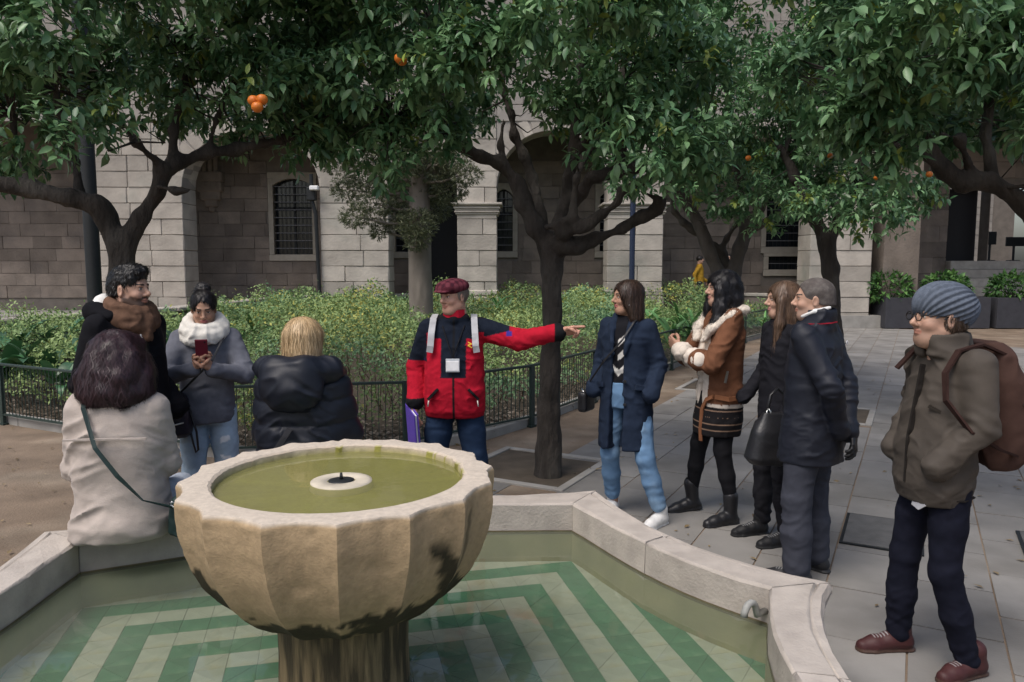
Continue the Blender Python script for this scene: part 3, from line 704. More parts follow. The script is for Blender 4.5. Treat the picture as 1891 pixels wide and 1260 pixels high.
# right wing: pier side wall, rear wall, stair and passage
YR = 24.6
rw = empty('stone_wing', (XF(1606, YR), YR, 0)); tag(rw, 'shaded stone wing with a dark doorway at the top of steps behind the planters', 'building'); ro = rw.location.copy()
x_a, x_b, x_c, x_d = XF(1600, YR), XF(1742, YR), XF(1818, YR), XF(1990, YR); LZ = ZF_(482, YR)
hol = [(x_b, x_c, LZ, ZF_(345, YR)), (x_c + .02, x_d - 1, LZ, ZF_(345, YR))]
q = MB(); backing(q, x_a - ro.x, x_d + 3 - ro.x, 0, 11, .03, [(h[0] - ro.x, h[1] - ro.x, h[2], h[3]) for h in hol], .5); wl = q.build('rear_wall', M_MORTAR, rw)
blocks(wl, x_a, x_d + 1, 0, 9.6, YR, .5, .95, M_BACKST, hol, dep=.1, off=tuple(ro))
q = MB(); q.box((x_a - ro.x - .5, -1.7, 5.2), (.5, 1.35, 5.2)); q.build('return_wall', M_BACKST, rw)
q = MB(); q.box(((x_b + x_c) / 2 - ro.x, 1.6, (LZ + hol[0][3]) / 2), ((x_c - x_b) / 2 - .004, .9, (hol[0][3] - LZ) / 2 - .004)); q.build('doorway_dark_fill', M_DARK, rw)  # black block painting the unlit room behind the opening
q = MB(); q.box(((x_c + x_d) / 2 - ro.x, 5, LZ - .1), ((x_d - x_c) / 2 + .6, 4.6, .1)); q.build('passage_floor', M_KERB, rw)
q = MB(); backing(q, x_c - 1 - ro.x, x_d + 4 - ro.x, LZ, 9, 9.5, []); fwl = q.build('far_wall', M_MORTAR, rw)
blocks(fwl, x_c - .5, x_d + 3, LZ, LZ + 3.6, YR + 9.47, .3, 1.1, M_UPST, [], dep=.06, off=tuple(ro))
q = MB(); q.box((4.2, -2.6, 6.9), (4.3, 2.75, .15)); q.build('shade_ceiling', M_BACKST, rw)  # ceiling added behind the leaves to darken the wing
q = MB(); q.box((8.6, -2.6, 3.4), (.3, 2.75, 3.4)); q.build('shade_side_wall', M_BACKST, rw)  # unseen wall added to keep light off the wing
nst = 7
for i in range(nst):
    q = MB(); q.box((0, 0, 0), ((x_d - x_b) / 2 - .35, .16, LZ / nst / 2 - .002), bev=.012); q.build('step', M_KERB, rw, loc=((x_b + x_d) / 2 - .35 - ro.x, -(nst - i) * .3 + .16, (i + .5) * LZ / nst))
    if i: q = MB(); q.box((0, 0, 0), ((x_d - x_b) / 2 - .36, .15 * (nst - i), LZ / nst / 2 - .003)); 
for px0, px1, py0, py1, lb in ((1821, 1839, 428, 452, 'small dark notice board on a post in the passage'), (1858, 1891, 438, 455, 'wide dark notice board on a post by the passage wall')):
    Y = YR + 2.2; a = PT(px0, py0, Y=Y); b = PT(px1, py1, Y=Y); t = empty('notice_board', ((a.x + b.x) / 2, Y, LZ)); tag(t, lb, 'notice board')
    q = MB(); q.box((0, 0, (a.z + b.z) / 2 - LZ), ((b.x - a.x) / 2, .03, (a.z - b.z) / 2), bev=.01); q.build('board', M_IRON, t)
    q = MB(); q.tube([(0, .05, 0), (0, .05, b.z - LZ + .1)], .04, 8); q.box((0, .05, .02), (.16, .12, .02)); q.build('post', M_IRON, t)

# ------------------------------------------------------------------ lamp posts
def lamp_post(px, Y, w, ztop, m, lb):
    x = XF(px, Y); t = empty('lamp_post', (x, Y, 0)); tag(t, lb, 'lamp post')
    q = MB(); q.lathe([(w * 1.9, 0), (w * 1.9, .5), (w * 1.6, .56), (w * 1.15, .62), (w, .7), (w, ztop)], n=16); q.build('column', m, t, smooth=True)
    q = MB(); q.lathe([(w * 1.3, .95), (w * 1.3, 1.0)], n=16); q.build('collar', m, t)
    q = MB(); q.lathe([(.05, ztop), (.3, ztop + .05), (.34, ztop + .12), (.2, ztop + .45), (.03, ztop + .5)], n=16); q.build('lantern', m, t)
lamp_post(176, 9.8, .09, 5.2, M_IRON, 'thick black lamp post in the bed behind the bearded man')
lamp_post(1166, 16.0, .058, 5.4, M_BLUEPOST, 'slim dark blue lamp post in front of the pale pillar')
# ------------------------------------------------------------------ foliage
M_LEAF = mat('orange_leaf', rough=.42, var=.12, scale=3, attr=True, spec=.45, trans=.18)
M_LEAF1 = mat('single_leaf', (.11, .205, .085), .36, .1, 3, rnd=.4, spec=.45, trans=.18)
M_BARK = mat('citrus_bark', (.040, .034, .029), .9, .4, 9, 1.2, 30, stretch=(1, 1, .4), bdist=.02, col2=(.075, .068, .058), c2lo=.52, c2hi=.72)
M_PALEBARK = mat('pale_bark', (.19, .165, .14), .9, .25, 6, 1., 20, stretch=(1, 1, .4))
M_SHRUB = mat('shrub_leaf', rough=.55, var=.12, scale=3, attr=True, spec=.35, trans=.2)
M_ORANGE = mat('orange_peel', (.62, .17, .02), .45, .12, 8, .3, 160, spec=.4)
def unit(v): return v / np.maximum(np.linalg.norm(v, axis=-1, keepdims=True), 1e-9)
def leaf_arrays(P, D, N, L, Wd, droop=.18, fold=.16):
    """a folded pointed leaf per row: 4 triangles"""
    D = unit(D); S = unit(np.cross(D, N)); N = np.cross(S, D); L = L[:, None]; Wd = Wd[:, None]
    b = P; ml = P + D * L * .42 + S * Wd * .5 + N * L * fold * .5; mr = P + D * L * .42 - S * Wd * .5 + N * L * fold * .5; mm = P + D * L * .45 + N * L * .02
    tp = P + D * L - N * L * droop
    V = np.stack([b, ml, mm, mr, tp], 1).reshape(-1, 3); k = np.arange(len(P))[:, None] * 5
    F = np.concatenate([k + [0, 2, 1], k + [0, 3, 2], k + [1, 2, 4], k + [2, 3, 4]])
    return V, F
def leaf_arrays8(P, D, N, L, Wd, droop=.2, fold=.16):
    """a lance-shaped leaf folded on its midrib"""
    D = unit(D); S = unit(np.cross(D, N)); N = np.cross(S, D); L = L[:, None]; Wd = Wd[:, None]
    def row(t, w, dz): c = P + D * L * t - N * L * droop * t * t * .9; e = N * Wd * fold; return c + S * Wd * w + e * w * 2, c, c - S * Wd * w + e * w * 2
    l1, m1, r1 = row(.27, .40, 0); l2, m2, r2 = row(.60, .44, 0); tp = P + D * L - N * L * droop
    V = np.stack([P, l1, m1, r1, l2, m2, r2, tp], 1).reshape(-1, 3); k = np.arange(len(P))[:, None] * 8
    T = np.concatenate([k + [0, 2, 1], k + [0, 3, 2], k + [4, 5, 7], k + [5, 6, 7]]); Qd = np.concatenate([k + [1, 2, 5, 4], k + [2, 3, 6, 5]])
    return V, [T, Qd]
def leaf_mesh(name):
    P = np.zeros((1, 3)); V, F = leaf_arrays8(P, np.array([[1., 0, 0]]), np.array([[0., 0, 1]]), np.ones(1), np.ones(1) * .44); m = mk_mesh(name, V, F); m.materials.append(M_LEAF1); return m
LEAF1 = leaf_mesh('leaf')
def wpt(px, py, Y, dy=0.): return np.array(PT(px, py, Y=Y + dy))
def orange_tree(label, Y, limbs, blobs, nspr, name='orange_tree', fruit=(), h=.022, seed=1, rmin=.0, m_bark=None, tone=1.25, leafL=.098, single=300):
    """limbs: lists of (px, py, radius px, depth offset); blobs: (px, py, r px, depth offset)"""
    rg = np.random.default_rng(seed); sc = Y / FPX
    base = limbs[0][0]; b0 = wpt(base[0], base[1], Y); root = empty(name, (b0[0], b0[1], 0)); tag(root, label, 'tree'); o = np.array([b0[0], b0[1], 0])
    ch = []
    for lm in limbs:
        pts = [(wpt(x, y, Y, dy) - o, max(r * sc * (.82 if ch else .95), .008)) for x, y, r, dy in lm]; ch.append(pts)
    ch[0][0] = (np.array([0, 0, -.05]), ch[0][0][1] * 1.25)
    allp = np.array([p for c in ch for p, r in c]); F = Field(allp.min(0) - .25, allp.max(0) + .25, h)
    for c in ch: F.chain(c, k=.05)
    V, Q = F.mesh(1)
    n = vnoise(V * [9, 9, 5], 1., seed) + .6 * vnoise(V * [22, 22, 9], 1., seed + 4.); V = V + vnormals(V, Q) * (.016 * n)[:, None]
    ob('trunk', mk_mesh('trunk', V, Q, smooth=True), m_bark or M_BARK, root)
    # foliage: sprigs of leaves through the crown, denser to its outside
    lims = np.concatenate([[np.array(a[0]) * (1 - t) + np.array(b[0]) * t for t in (0, .33, .66)] for c in ch[1:] for a, b in zip(c[:-1], c[1:])])
    B = [(wpt(x, y, Y, dy) - o, r * sc) for x, y, r, dy in blobs]; wts = np.array([r**2.2 for _, r in B]); wts /= wts.sum()
    pos = []; ax = []
    pick = rg.choice(len(B), nspr, p=wts)
    for bi in pick:
        c, r = B[bi]; d = unit(rg.normal(size=3)); rad = r * rg.uniform(.25, 1.)**.45 * (1 + .12 * rg.normal()); p = c + d * rad * np.array([1, .9, .8])
        pos.append(p); ax.append(unit(d * .8 + rg.normal(size=3) * .45 + [0, 0, -.05]))
    pos = np.array(pos); ax = np.array(ax)
    nzv = vnoise(pos + o, 2.6, seed * 3.3); keep = nzv > -.5; pos, ax = pos[keep], ax[keep]; ns = len(pos)
    # twigs to the nearest limb
    tw = MB()
    sel = rg.choice(ns, min(ns, int(ns * .2)), replace=False)
    for i in sel:
        d2 = ((lims - pos[i])**2).sum(1); j = d2.argmin(); a = lims[j]; b = pos[i]
        if d2[j] > .45: continue
        mid = (a + b) / 2 + rg.normal(size=3) * .06 - [0, 0, .04]; L = math.sqrt(d2[j])
        tw.tube([a, a * .6 + mid * .4, mid, b], [.005 + .010 * L, .005 + .006 * L, .005, .002], 5, cap=False)
    ob('twigs', tw.mesh('twigs', True), m_bark or M_BARK, root)['kind'] = 'stuff'
    K = 9; P = np.repeat(pos, K, 0); A = np.repeat(ax, K, 0); t = np.tile(np.linspace(-.11, .05, K), ns) + rg.normal(size=ns * K) * .01
    ph = np.tile(np.arange(K) * 2.4, ns) + np.repeat(rg.uniform(0, 6.28, ns), K)
    U = unit(np.cross(A, np.array([.31, .2, .9]))); Vv = np.cross(A, U); rad = U * np.cos(ph)[:, None] + Vv * np.sin(ph)[:, None]
    D = unit(A * .55 + rad * .9 + np.array([0, 0, -.28]) + rg.normal(size=(ns * K, 3)) * .18); P = P + A * t[:, None]
    N = unit(np.array([0, 0, 1.]) + A * .4 + rg.normal(size=P.shape) * .3)
    L = leafL * rg.uniform(.6, 1.2, len(P)); Wd = L * rg.uniform(.36, .5, len(P))
    dk, lt, yl = np.array([.052, .125, .052]), np.array([.165, .285, .125]), np.array([.20, .26, .05])
    f = np.clip(rg.normal(.35, .28, len(P)) + .25 * np.repeat(rg.normal(size=ns), K), 0, 1)[:, None]; C = dk * (1 - f) + lt * f
    y_ = (np.repeat(rg.random(ns), K) > .965)[:, None]; C = np.where(y_, yl * rg.uniform(.6, 1.1, (len(P), 1)), C) * tone
    # the leaves that show largest become objects of their own
    x, y, d = PX(P + o); vis = (x > 5) & (x < 1886) & (y > 5) & (y < 1255); score = np.where(vis, L / d, 0); one = np.argsort(-score)[:single]
    msk = np.ones(len(P), bool); msk[one] = False
    Vl, Fl = leaf_arrays8(P[msk], D[msk], N[msk], L[msk], Wd[msk]); crown = ob('crown', mk_mesh('crown', Vl, Fl, np.repeat(C[msk], 8, 0), True), M_LEAF, root); crown['kind'] = 'stuff'
    for i in one:
        Dx = D[i]; S = unit(np.cross(N[i], Dx)); Nn = np.cross(Dx, S); M = Matrix(((Dx[0], S[0], Nn[0]), (Dx[1], S[1], Nn[1]), (Dx[2], S[2], Nn[2])))
        l = ob('leaf', LEAF1, None, root, P[i]); l.rotation_euler = M.to_euler(); s_ = float(L[i]); l.scale = (s_, s_ * float(rg.uniform(.85, 1.1)), s_)
    for px, py, dy in fruit:
        q = MB(); q.lathe([(.0, -.036), (.02, -.031), (.034, -.014), (.037, .002), (.03, .022), (.016, .031), (.005, .03), (0, .026)], n=16); p = wpt(px, py, Y, dy + .12) - o
        q.build('orange', M_ORANGE, root, True, loc=p, scale=(1.0, 1.0, .96))
    return root
def grid_blobs(x0, x1, prof, ytop, step, r, rg, dy=1.0, skip=()):
    out = []
    for x in np.arange(x0, x1 + 1, step):
        yb = np.interp(x, [p[0] for p in prof], [p[1] for p in prof])
        for y in np.arange(ytop, yb - r * .55, step * .85):
            xx, yy = x + rg.uniform(-.3, .3) * step, y + rg.uniform(-.3, .3) * step
            if any((xx - a)**2 + (yy - b)**2 < c * c for a, b, c in skip): continue
            e = 1 - abs((x - (x0 + x1) / 2) / ((x1 - x0) / 2))**2
            out.append((xx, yy, r * rg.uniform(.8, 1.25), rg.uniform(-1, 1) * dy * max(.35, math.sqrt(max(0, e)))))
    return out
rg = np.random.default_rng(11)
# central orange tree
orange_tree('large central orange tree with dark bare limbs forking low behind the pointing man', 6.3,
    [[(1012, 882, 25, 0), (1014, 760, 22, 0), (1018, 620, 20, 0), (1020, 500, 20, 0), (1020, 455, 25, 0)],
     [(1018, 455, 24, 0), (990, 420, 21, 0), (968, 378, 17, 0), (955, 338, 15, .05), (925, 302, 14, .05), (880, 286, 13, 0), (846, 266, 13, 0), (832, 225, 12, 0), (826, 170, 11, .1), (818, 110, 9, .1), (800, 30, 7, .2)],
     [(1000, 415, 14, .1), (985, 330, 13, .3), (968, 290, 11, .3), (950, 250, 9, .3), (945, 212, 8, .3), (930, 170, 7, .3), (925, 100, 6, .3)],
     [(1030, 430, 18, .1), (1042, 380, 14, .2), (1052, 330, 14, .2), (1060, 270, 13, .2), (1064, 200, 12, .2), (1070, 120, 10, .2), (1085, 20, 7, .1)],
     [(1045, 400, 13, .2), (1075, 355, 13, .1), (1092, 328, 13, 0), (1135, 320, 12, 0), (1180, 308, 12, -.1), (1240, 305, 11, -.1), (1300, 282, 9, -.1)],
     [(1035, 450, 20, -.1), (1064, 456, 16, -.1), (1105, 440, 13, -.1), (1150, 422, 12, -.15), (1186, 400, 11, -.15), (1214, 388, 12, -.15), (1222, 372, 9, -.15), (1196, 358, 6, -.15)],
     [(1040, 428, 16, -.2), (1070, 418, 13, -.25), (1085, 414, 12, -.25), (1112, 396, 10, -.25), (1140, 376, 9, -.25), (1147, 352, 9, -.25), (1182, 336, 9, -.3), (1240, 312, 8, -.3), (1300, 300, 6, -.3)],
     [(1140, 316, 10, 0), (1150, 262, 9, 0), (1157, 215, 8, .1), (1150, 140, 7, .1), (1160, 60, 6, .1)],
     [(1060, 300, 10, .2), (1090, 252, 9, .1), (1112, 208, 9, 0), (1140, 160, 8, -.1), (1190, 110, 6, -.1)],
     [(846, 266, 9, 0), (800, 232, 7, -.2), (760, 210, 6, -.3), (700, 205, 4, -.4)],
     [(935, 308, 7, .05), (925, 270, 8, .1), (930, 225, 6, .1)],
     [(1010, 420, 8, -.2), (1060, 400, 9, -.3), (1058, 385, 9, -.3), (1064, 330, 7, -.35), (1080, 290, 6, -.3), (1130, 220, 6, -.3)]],
    grid_blobs(560, 1330, [(540, 300), (640, 330), (760, 335), (820, 310), (870, 275), (960, 275), (1080, 290), (1160, 310), (1240, 350), (1330, 350)], -140, 78, 68, rg, 1.35,
               skip=[(935, 205, 42), (955, 130, 28), (880, 285, 30)]),
    3900, fruit=[(738, 108, -1.2), (742, 112, -1.15), (988, 18, -1.2)], seed=5)
# left orange tree
orange_tree('dark orange tree with two thick spreading limbs behind the bearded man', 5.7,
    [[(218, 925, 27, 0), (220, 700, 25, 0), (224, 520, 24, 0), (222, 450, 26, 0)],
     [(220, 455, 24, 0), (196, 405, 23, 0), (178, 378, 22, -.05), (130, 366, 20, -.1), (60, 350, 18, -.1), (-40, 335, 16, -.2), (-140, 300, 12, -.2)],
     [(228, 450, 20, 0), (262, 402, 17, 0), (290, 350, 15, 0), (302, 318, 15, 0), (330, 300, 14, .1), (382, 282, 12, .2), (440, 276, 11, .3), (520, 258, 8, .3), (580, 240, 6, .3)],
     [(296, 345, 10, -.1), (322, 352, 9, -.2), (345, 352, 8, -.2)],
     [(302, 318, 9, 0), (282, 290, 8, -.1), (250, 262, 7, -.2), (225, 220, 5, -.2)],
     [(318, 305, 10, .1), (322, 240, 9, .1), (342, 160, 8, .1), (350, 60, 6, .1)],
     [(150, 372, 12, 0), (138, 300, 11, .1), (108, 200, 9, .1), (95, 100, 7, .1)],
     [(60, 350, 9, -.1), (30, 280, 8, 0), (20, 180, 6, 0)], [(382, 282, 8, .2), (400, 220, 8, .2), (430, 150, 6, .2)]],
    grid_blobs(-160, 590, [(-160, 310), (0, 320), (110, 340), (200, 240), (240, 245), (330, 250), (430, 265), (520, 300), (600, 320)], -140, 82, 70, rg, 1.2,
               skip=[(268, 95, 30), (310, 105, 26), (235, 290, 45), (300, 270, 30), (260, 300, 60)]),
    3400, fruit=[(468, 186, -.9), (484, 184, -.92), (475, 198, -.95)], seed=8, tone=1.05)
# three-stemmed tree further along the path
orange_tree('orange tree with three slender grey stems beside the railing', 11.0,
    [[(1345, 720, 20, 0), (1345, 560, 19, 0), (1345, 520, 20, 0)],
     [(1338, 530, 15, 0), (1312, 470, 14, 0), (1292, 420, 13, 0), (1272, 380, 12, 0), (1250, 345, 10, 0), (1215, 290, 8, 0)],
     [(1346, 520, 14, .1), (1332, 470, 13, .2), (1302, 440, 9, .2), (1262, 412, 8, .2), (1246, 392, 7, .2), (1240, 360, 5, .2)],
     [(1352, 525, 16, 0), (1366, 455, 15, 0), (1380, 418, 14, 0), (1402, 388, 11, 0), (1424, 340, 10, 0), (1440, 280, 8, 0)],
     [(1384, 425, 9, -.1), (1420, 408, 9, -.1), (1455, 388, 8, -.1), (1490, 350, 6, -.1)],
     [(1330, 465, 6, .2), (1342, 440, 6, .2), (1360, 415, 5, .2), (1372, 400, 4, .2)], [(1380, 415, 8, 0), (1372, 370, 8, .1), (1360, 310, 6, .1)]],
    grid_blobs(1160, 1540, [(1160, 350), (1230, 385), (1260, 420), (1330, 410), (1370, 430), (1420, 425), (1500, 430), (1540, 400)], -60, 62, 52, rg, 1.6, skip=[(1440, 30, 55), (1400, 10, 40)]),
    3500, fruit=[(1468, 125, -1.7), (1484, 126, -1.72), (1524, 158, -1.5), (1382, 292, -1.5), (1533, 288, -1.4)], seed=21, m_bark=mat('grey_bark', (.085, .075, .065), .9, .3, 9, 1., 26, stretch=(1, 1, .5)), leafL=.105, h=.026)
# slim forked tree in the path
orange_tree('slim orange tree with a short forked trunk in front of the barred window', 9.0,
    [[(1537, 770, 17, 0), (1540, 620, 16, 0), (1534, 500, 15, 0), (1526, 440, 17, 0)],
     [(1524, 440, 15, 0), (1506, 408, 13, 0), (1492, 376, 12, 0), (1470, 330, 10, 0), (1440, 270, 8, 0)],
     [(1532, 440, 14, 0), (1556, 404, 13, 0), (1568, 372, 13, 0), (1584, 330, 11, 0), (1600, 260, 9, 0), (1590, 160, 7, 0)],
     [(1545, 420, 7, -.1), (1540, 390, 7, -.1), (1552, 370, 5, -.1)]],
    grid_blobs(1440, 1720, [(1440, 390), (1480, 415), (1540, 415), (1600, 435), (1660, 425), (1720, 370)], -40, 60, 52, rg, 1.2, skip=[(1440, 30, 60)]),
    2200, fruit=[(1619, 328, -.8), (1716, 322, -.6)], seed=31, h=.024)
# right-hand tree, trunk just outside the picture
orange_tree('large dark orange tree reaching over the man in the beanie', 5.2,
    [[(2010, 960, 30, 0), (2000, 700, 28, 0), (1975, 520, 27, 0), (1930, 425, 26, 0)],
     [(1930, 425, 25, 0), (1884, 372, 21, 0), (1832, 336, 19, 0), (1772, 338, 17, 0), (1742, 312, 18, 0), (1706, 252, 13, 0), (1684, 190, 12, 0), (1672, 120, 10, 0), (1640, 40, 8, .1)],
     [(1742, 318, 10, 0), (1700, 280, 9, -.1), (1640, 268, 8, -.1), (1622, 240, 7, -.1), (1626, 220, 6, -.1)],
     [(1832, 336, 14, .1), (1820, 250, 12, .2), (1830, 160, 11, .2), (1815, 100, 8, .2), (1850, 20, 7, .2)],
     [(1826, 170, 8, .2), (1850, 100, 7, .2), (1880, 40, 6, .2)], [(1690, 160, 7, 0), (1620, 150, 6, -.1), (1560, 140, 5, -.1)], [(1930, 425, 16, 0), (1990, 300, 14, 0), (2000, 160, 10, 0)],
     [(1800, 330, 8, 0), (1770, 255, 7, -.1), (1740, 250, 6, -.2)]],
    grid_blobs(1480, 2080, [(1480, 170), (1560, 260), (1640, 310), (1700, 300), (1780, 335), (1900, 350), (2080, 350)], -140, 78, 64, rg, 1.3, skip=[(1430, 30, 90), (1690, 120, 24)]),
    1900, seed=44, tone=1.05)
# conifer in the bed
def conifer():
    Y = 13.5; sc = Y / FPX; b = PT(778, 560, Y=Y); root = empty('cypress', (b.x, Y, 0)); tag(root, 'grey green cypress with a pale straight trunk growing in the bed', 'tree'); o = np.array([b.x, Y, 0])
    F = Field((-.6, -.6, -.1), (.6, .6, 5.2), .03); F.chain([(np.array([0, 0, -.05]), .25), (np.array([0, 0, .7]), .22), (np.array([-.02, 0, 2.2]), .2), (np.array([.02, 0, 5.]), .13)], k=.03); V, Q = F.mesh(1)
    V = V + vnormals(V, Q) * (.012 * vnoise(V * [14, 14, 3], 1.))[:, None]; ob('trunk', mk_mesh('trunk', V, Q, smooth=True), M_PALEBARK, root)
    rg = np.random.default_rng(2); pos = []; dr = []; tw = MB()
    tufts = [(655, 400, 26), (690, 375, 34), (640, 350, 30), (700, 425, 22), (735, 400, 30), (770, 415, 36), (800, 385, 34), (830, 350, 34), (780, 350, 40), (720, 340, 40), (860, 320, 26), (670, 320, 36), (740, 290, 44), (800, 300, 44), (620, 300, 26), (600, 260, 30), (770, 440, 26), (840, 290, 30), (700, 260, 40), (650, 220, 40), (780, 220, 50), (840, 220, 40)]
    for x, y, r in tufts:
        c = wpt(x, y, Y, rg.uniform(-.7, .4)) - o; R_ = r * sc
        a = np.array([0, 0, min(c[2] - .1, 4.9)]); tw.tube([a, (a + c) / 2 + [0, 0, -.06], c], [.035, .025, .012], 6, cap=False)
        n = int(300 * (r / 34)**2); d = unit(rg.normal(size=(n, 3))); pos.append(c + d * R_ * rg.uniform(.2, 1.05, (n, 1))**.5 * [1, 1, .8]); dr.append(unit(d + rg.normal(size=(n, 3)) * .5 + [0, 0, .1]))
    ob('boughs', tw.mesh('boughs', True), M_PALEBARK, root)['kind'] = 'stuff'
    P = np.concatenate(pos); D = np.concatenate(dr); K = 7; P = np.repeat(P, K, 0) + rg.normal(size=(len(P) * K, 3)) * .012; D = unit(np.repeat(D, K, 0) + rg.normal(size=(len(P), 3)) * .45); L = rg.uniform(.04, .09, len(P))
    V, F = leaf_arrays(P, D, rg.normal(size=P.shape), L, L * .2, 0, .05); f = rg.random((len(P), 1)); C = np.array([.075, .095, .055]) * (1 - f) + np.array([.15, .165, .085]) * f
    ob('crown', mk_mesh('crown', V, F, np.repeat(C, 5, 0)), M_SHRUB, root)['kind'] = 'stuff'
conifer()

# ------------------------------------------------------------------ shrubs filling the bed
def bed_height(x, y):
    """height of the shrub mass over the bed"""
    p = np.stack([x, y, np.zeros_like(x)], 1); return .66 + .42 * vnoise(p, .6, 2.) + .26 * vnoise(p, 1.6, 6.) + .13 * vnoise(p, 4.)
fx = np.array([p.x for p in fl]); fy = np.array([p.y for p in fl]); ppx = np.array([p.x for p in PP]); ppy = np.array([p.y for p in PP])
def shrub_bed():
    rg = np.random.default_rng(9); N = 260000
    x = rg.uniform(-8.5, 8.5, N); y = 6.6 + (23 - 6.6) * rg.random(N)**1.7
    front = np.interp(x, fx, fy); back = np.interp(x, ppx, ppy); d = y - front; 
    # distance from the fence edge (the bed runs back at an angle on the right)
    slope = np.gradient(np.interp(np.linspace(-9, 9, 400), fx, fy), np.linspace(-9, 9, 400)); dn = d / np.sqrt(1 + np.interp(x, np.linspace(-9, 9, 400), slope)**2)
    ok = (dn > .3) & (y < back - .2); x, y, dn = x[ok], y[ok], dn[ok]
    H = bed_height(x, y) * np.clip((dn - .22) / .75, 0, 1)**.55 * (1 + .12 * np.clip((y - 8) / 6, 0, 1)); H = H + .10
    t = rg.random(len(x))**.35; under = np.clip(1 - dn / 1.1, 0, 1)
    z = H * (1 - (1 - t) * .55) ; z = z + rg.exponential(.03, len(x)) * (rg.random(len(x)) > .6)
    keep = z > .22; x, y, z, H = x[keep], y[keep], z[keep], H[keep]; P = np.stack([x, y, z], 1)
    px_, py_, _ = PX(P); vis = (px_ > -80) & (px_ < 1970); P = P[vis]; H = H[vis]
    n = len(P); D = unit(rg.normal(size=(n, 3)) + [0, -.35, .25]); Nn = unit(rg.normal(size=(n, 3)) * .6 + [0, -.2, 1]); L = rg.uniform(.028, .06, n) * (1 + .06 * np.clip(P[:, 1] - 7, 0, 12))
    V, F = leaf_arrays(P, D, Nn, L, L * .5, .12, .12)
    f = np.clip(.45 + .55 * vnoise(P, 1.1, 4.) + rg.normal(size=n) * .22, 0, 1)[:, None]; g = (vnoise(P, .9, 8.) + rg.normal(size=n) * .4 > .78)[:, None]
    C = np.array([.10, .185, .07]) * (1 - f) + np.array([.31, .41, .15]) * f; C = np.where(g, np.array([.46, .45, .11]) * rg.uniform(.6, 1.1, (n, 1)), C)
    blu = (vnoise(P, .7, 14.) > .35)[:, None]; C = np.where(blu & ~g, C * [.85, .98, 1.3], C)
    tag(ob('shrub_mass', mk_mesh('shrub_mass', V, F, np.repeat(C, 5, 0)), M_SHRUB), 'low mixed green and yellow leaved shrubs covering the bed', 'shrubs', kind='stuff')
    # stems under the leaves
    tw = MB()
    for i in rg.choice(n, 1100, replace=False):
        if P[i, 1] > 12: continue
        tw.tube([(P[i, 0] + rg.normal() * .12, P[i, 1] + .1 + rg.random() * .2, .03), tuple(P[i] * [1, 1, .5] + [rg.normal() * .04, .05, 0]), tuple(P[i])], [.007, .005, .002], 4, cap=False)
    tag(tw.build('shrub_stems', mat('stem_brown', (.11, .08, .055), .9)), 'thin brown shrub stems under the leaves behind the railing', 'stems', kind='stuff')
    # leaf litter by the railing
    m = 7000; s_ = rg.random(m); xx = np.interp(s_, np.linspace(0, 1, 600), np.interp(np.linspace(0, 1, 600), np.linspace(0, 1, len(fl)), fx)); yy = np.interp(xx, fx, fy) + .16 + rg.exponential(.5, m)
    P = np.stack([xx, yy, .04 + rg.random(m) * .03], 1); D = unit(rg.normal(size=(m, 3)) * [1, 1, .25]); L = rg.uniform(.04, .09, m); V, F = leaf_arrays(P, D, unit(rg.normal(size=(m, 3)) * .3 + [0, 0, 1]), L, L * .5, .1, .2)
    f = rg.random((m, 1)); C = np.array([.10, .07, .045]) * (1 - f) + np.array([.36, .30, .24]) * f
    tag(ob('leaf_litter', mk_mesh('leaf_litter', V, F, np.repeat(C, 5, 0)), M_SHRUB), 'dry fallen leaves on the soil behind the railing', 'leaf litter', kind='stuff')
shrub_bed()
# strap-leaved clumps: each leaf its own part
def strap_leaf(nm, L, Wd, bend, m):
    V = []; F = []; n = 6
    for i in range(n + 1):
        t = i / n; x = L * (t - .25 * bend * t**2); z = L * (.75 * t - .55 * bend * t**2.2); w = Wd * math.sin(math.pi * (.12 + .88 * t)**.8)**.8 * .5 if i < n else 0
        V += [(x, -w, z + w * .35), (x, 0, z), (x, w, z + w * .35)]
    for i in range(n): a = i * 3; F += [(a, a + 1, a + 4, a + 3), (a + 1, a + 2, a + 5, a + 4)]
    q = MB(); q.add(V, F); me = q.mesh(nm, True); me.materials.append(m); return me
M_STRAP = mat('strap_leaf', (.12, .27, .085), .38, .15, 6, rnd=.35, spec=.45, trans=.2)
M_BROAD = mat('broad_leaf', (.045, .125, .05), .4, .15, 6, rnd=.4, spec=.45, trans=.15)
SL = [strap_leaf('leaf', 1, .115, b, M_STRAP) for b in (.7, 1., 1.3)]; BL = [strap_leaf('leaf', 1, .30, b, M_BROAD) for b in (.8, 1.1, 1.4)]
clumps = [(1242, 585, 13.2, .65, 0), (1275, 575, 13.8, .7, 0), (1300, 590, 13.4, .7, 0), (1325, 580, 14.2, .7, 0), (1260, 560, 15.5, .65, 0), (1420, 575, 17, .6, 0), (925, 545, 14.5, .55, 0), (1110, 560, 14, .5, 0), (1195, 560, 14.5, .6, 0),
          (20, 640, 9.4, .62, 1), (70, 630, 9.2, .65, 1), (120, 640, 8.7, .6, 1), (165, 620, 9.3, .62, 1), (40, 600, 10.6, .7, 1), (110, 595, 10.8, .7, 1), (-20, 620, 10, .7, 1), (340, 590, 10.8, .6, 1), (300, 610, 9.6, .6, 1), (405, 600, 9.6, .5, 1), (470, 575, 11.8, .5, 0)]
